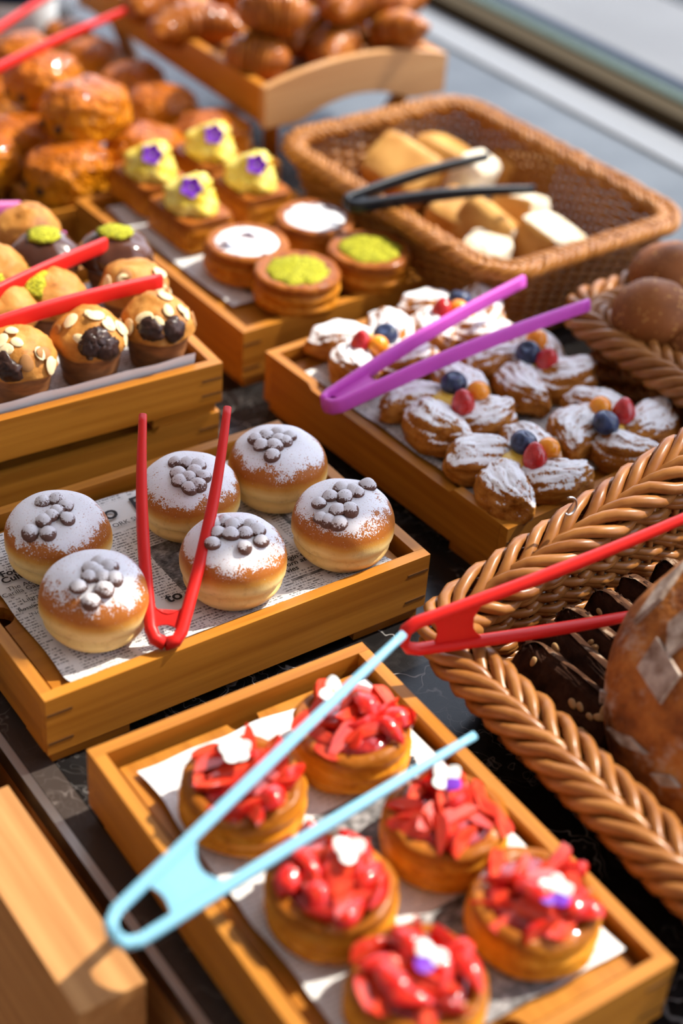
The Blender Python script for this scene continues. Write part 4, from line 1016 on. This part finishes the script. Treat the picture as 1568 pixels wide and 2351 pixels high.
# country loaf leaning in the front basket
lf = thing('country_loaf', 'big round country loaf with floury scored diamonds in the front basket', 'loaf', (.792, .490, .116))
lf.rotation_euler = (Vector((-.85, -.50, .80)).to_track_quat('Z', 'Y')).to_euler()
LR, LH = .128, .062
def lo_fn(x, y, z):
    k = 1+.035*nz(x*1.5, y*1.5, z*1.5)+.012*nz(x*5, y*5, z*5)
    return (LR*x*k, LR*y*k, (LH if z > 0 else .045)*z*k)
obj('crust', blob('crust', lo_fn, M['loaf'], 110, 80), lf)
bpy.context.view_layer.update(); LI = lf.matrix_world.inverted()
def flap(px, py, sx, sy, roll, h=.0035):
    """a raised floury score flap where the view ray through a pixel meets the crust"""
    d = FW*F+RT*(px-784)-UP*(py-1175.5); o_ = LI @ CO; e_ = (LI.to_3x3() @ d)
    S_ = Vector((1/LR, 1/LR, 1/LH)); o2 = Vector([a_*b_ for a_, b_ in zip(o_, S_)]); d2 = Vector([a_*b_ for a_, b_ in zip(e_, S_)])
    A, B, C = d2.dot(d2), 2*o2.dot(d2), o2.dot(o2)-1; disc = B*B-4*A*C
    if disc < 0: return
    p = o_+e_*((-B-math.sqrt(disc))/(2*A)); nrm = Vector((p.x/LR**2, p.y/LR**2, p.z/LH**2)).normalized()
    poly = [(sx, .1*sy), (.15*sx, sy), (-sx, -.1*sy), (-.1*sx, -sy)]
    obj('floured_flap', prism('floured_flap', poly, -.006, h, M['flour'], .0018, 2), lf, mat=orient(nrm, roll, p))
for a_ in ((1515, 1540, .024, .017, .3), (1442, 1700, .020, .005, .9), (1388, 1600, .006, .014, .3), (1520, 1360, .030, .006, .1), (1430, 1430, .022, .004, .4), (1530, 1790, .012, .005, .6), (1560, 1450, .020, .010, .2)): flap(*a_)
# dark seeded slices
me_ry = blob('crumb', (lambda g_: lambda x, y, z: tuple(c_*(1+.10*nz(x*6, y*6, z*6)+.05*nz(x*17, y*17, z*17)) for c_ in g_(x, y, z)))(chunk_fn(.0085, .056, .038, 3, .30)), M['rye'], 44, 32)
me_rc = tube('crust', [(0, .0585*math.copysign(abs(math.cos(g))**.5, math.cos(g)), .0425*math.copysign(abs(math.sin(g))**.5, math.sin(g))) for g in np.linspace(0, 2*PI, 41)[:-1]], .0016, M['ryecrust'], n=6, closed=True, sx=4.2, up=(0, 0, 1)) if False else None
me_seed = blob('seed', lambda x, y, z: (.0011*x, .0036*y*(1-.2*y), .0022*z), M['seed'], 10, 6)
def rye(label, x, y, z, ry, rz, seed):
    t = thing('rye_slice', label, 'bread slice', (x, y, z), rz, 'dark seeded rye slices'); t.rotation_euler = (0, ry, rz)
    obj('crumb', me_ry, t)
    vs_ = []; fs = []; NN = 48
    for k in range(NN):
        g = 2*PI*k/NN; yy = math.copysign(abs(math.cos(g))**.30, math.cos(g)); zz = math.copysign(abs(math.sin(g))**.30, math.sin(g))
        for (dx, sc) in ((-.0072, .985), (-.0050, 1.02), (.0050, 1.02), (.0072, .985)): q_ = sc+.06*nz(yy*4+seed, zz*4, dx*200); vs_.append((dx, .0565*yy*q_, .0385*zz*q_))
    for k in range(NN):
        k2 = (k+1) % NN
        for j in range(3): fs.append((k*4+j, k*4+j+1, k2*4+j+1, k2*4+j))
    obj('crust', mesh('crust', vs_, fs, M['ryecrust']), t)
    r = random.Random(seed)
    for k in range(26):
        sx = -1 if k < 22 else 1
        obj('seed', me_seed, t, mat=tilt(r.uniform(0, 3), 0, 0, (sx*.0086, r.uniform(-.046, .046), r.uniform(-.031, .031)), r.uniform(.9, 1.6)))
    return t
for k, (lb, x, y, z, ry, rz) in enumerate((
    ('dark seeded rye slice nearest the left basket wall', .702, .622, .044, .62, .05), ('second dark seeded rye slice from the left basket wall', .727, .630, .046, .55, -.03),
    ('third dark seeded rye slice, under the lower red tongs arm', .756, .634, .048, .50, .06), ('fourth dark seeded rye slice with pale crust corner', .790, .636, .050, .42, -.02),
    ('fifth dark seeded rye slice behind the country loaf', .824, .634, .053, .38, .07), ('last dark seeded rye slice at the right picture edge', .860, .632, .056, .33, -.04))):
    rye(lb, x, y, z, ry, rz, 40+k)

# ---------------------------------------------------------------- tongs
tongs('red tongs standing among the doughnuts, closed end towards the viewer', M['red'], at(379, 1478, .075), at(328, 955, .168), at(522, 938, .168), .0050, .0062, (.10, .22), .012, .004, sq=.75)
tongs('pale blue tongs lying across the strawberry tarts', M['blue'], at(262, 2150, .100), at(925, 1458, .155), at(1088, 1690, .118), .0042, .0048, (.16, .31), .012, .0)
tongs('lilac tongs lying on the berry pinwheel pastries', M['lilac'], at(748, 930, .086), at(1203, 645, .130), at(1352, 700, .140), .0036, .0078, (.10, .28), .0105, .0, tipf=.85)
Hh = at(925, 1470, .112)
def ext(H, P, L): d = (P-H).normalized(); return H+d*L
tongs('red tongs resting on the rim of the front basket', M['red'], Hh, ext(Hh, at(1568, 1190, .185), .29), ext(Hh, at(1425, 1402, .108), .27), .0042, .0055, (.12, .30), .0125, .0, sq=.8)
tongs('black tongs lying across the white bread', M['black'], at(797, 468, .132), at(1120, 360, .132), at(1225, 435, .124), .0038, .0072, (.08, .2), .0095, 0)
h5 = at(-210, 800, .165)
tongs('red tongs lying over the muffins, entering from the left', M['red'], h5, at(242, 562, .165), at(370, 645, .165), .0036, .0080, (.10, .25), .011, 0, tipf=.95)
h6 = at(-330, 530, .15)
tongs('pink tongs at the left picture edge behind the muffins', M['pink'], h6, at(44, 478, .125), at(148, 548, .125), .0036, .0078, (.10, .25), .011, 0, tipf=.95)
h7 = at(-260, 275, .17)
tongs('red tongs over the heaped buns at the top left', M['red'], h7, at(120, -15, .16), at(292, 22, .155), .0036, .0060, (.10, .25), .011, 0)
# white jars at the far end of the counter
b = NB('white_glaze'); M['jar'] = b.done((.78, .79, .80), .25)
me_jar = lathe('jar_body', [(0, 0), (.040, 0), (.05, .006), (.058, .05), (.060, .10), (.052, .14), (.044, .152), (.048, .160), (.046, .162), (.040, .152), (.04, .150), (0, .150)], M['jar'], 40)
for lb, x, y, s in (('white jar behind the buns, nearer the croissant stand', 1.12, 2.36, 1.0), ('white jar behind the buns at the left picture edge', 1.0, 2.20, 1.05)):
    j = thing('white_jar', lb, 'jar', (x, y, 0), 0, 'white jars'); j.scale = (s, s, s); obj('jar_body', me_jar, j)
    obj('dark_band', lathe('dark_band', [(.0605, .085), (.0612, .088), (.0612, .100), (.0605, .103)], M['gasket'], 40), j)
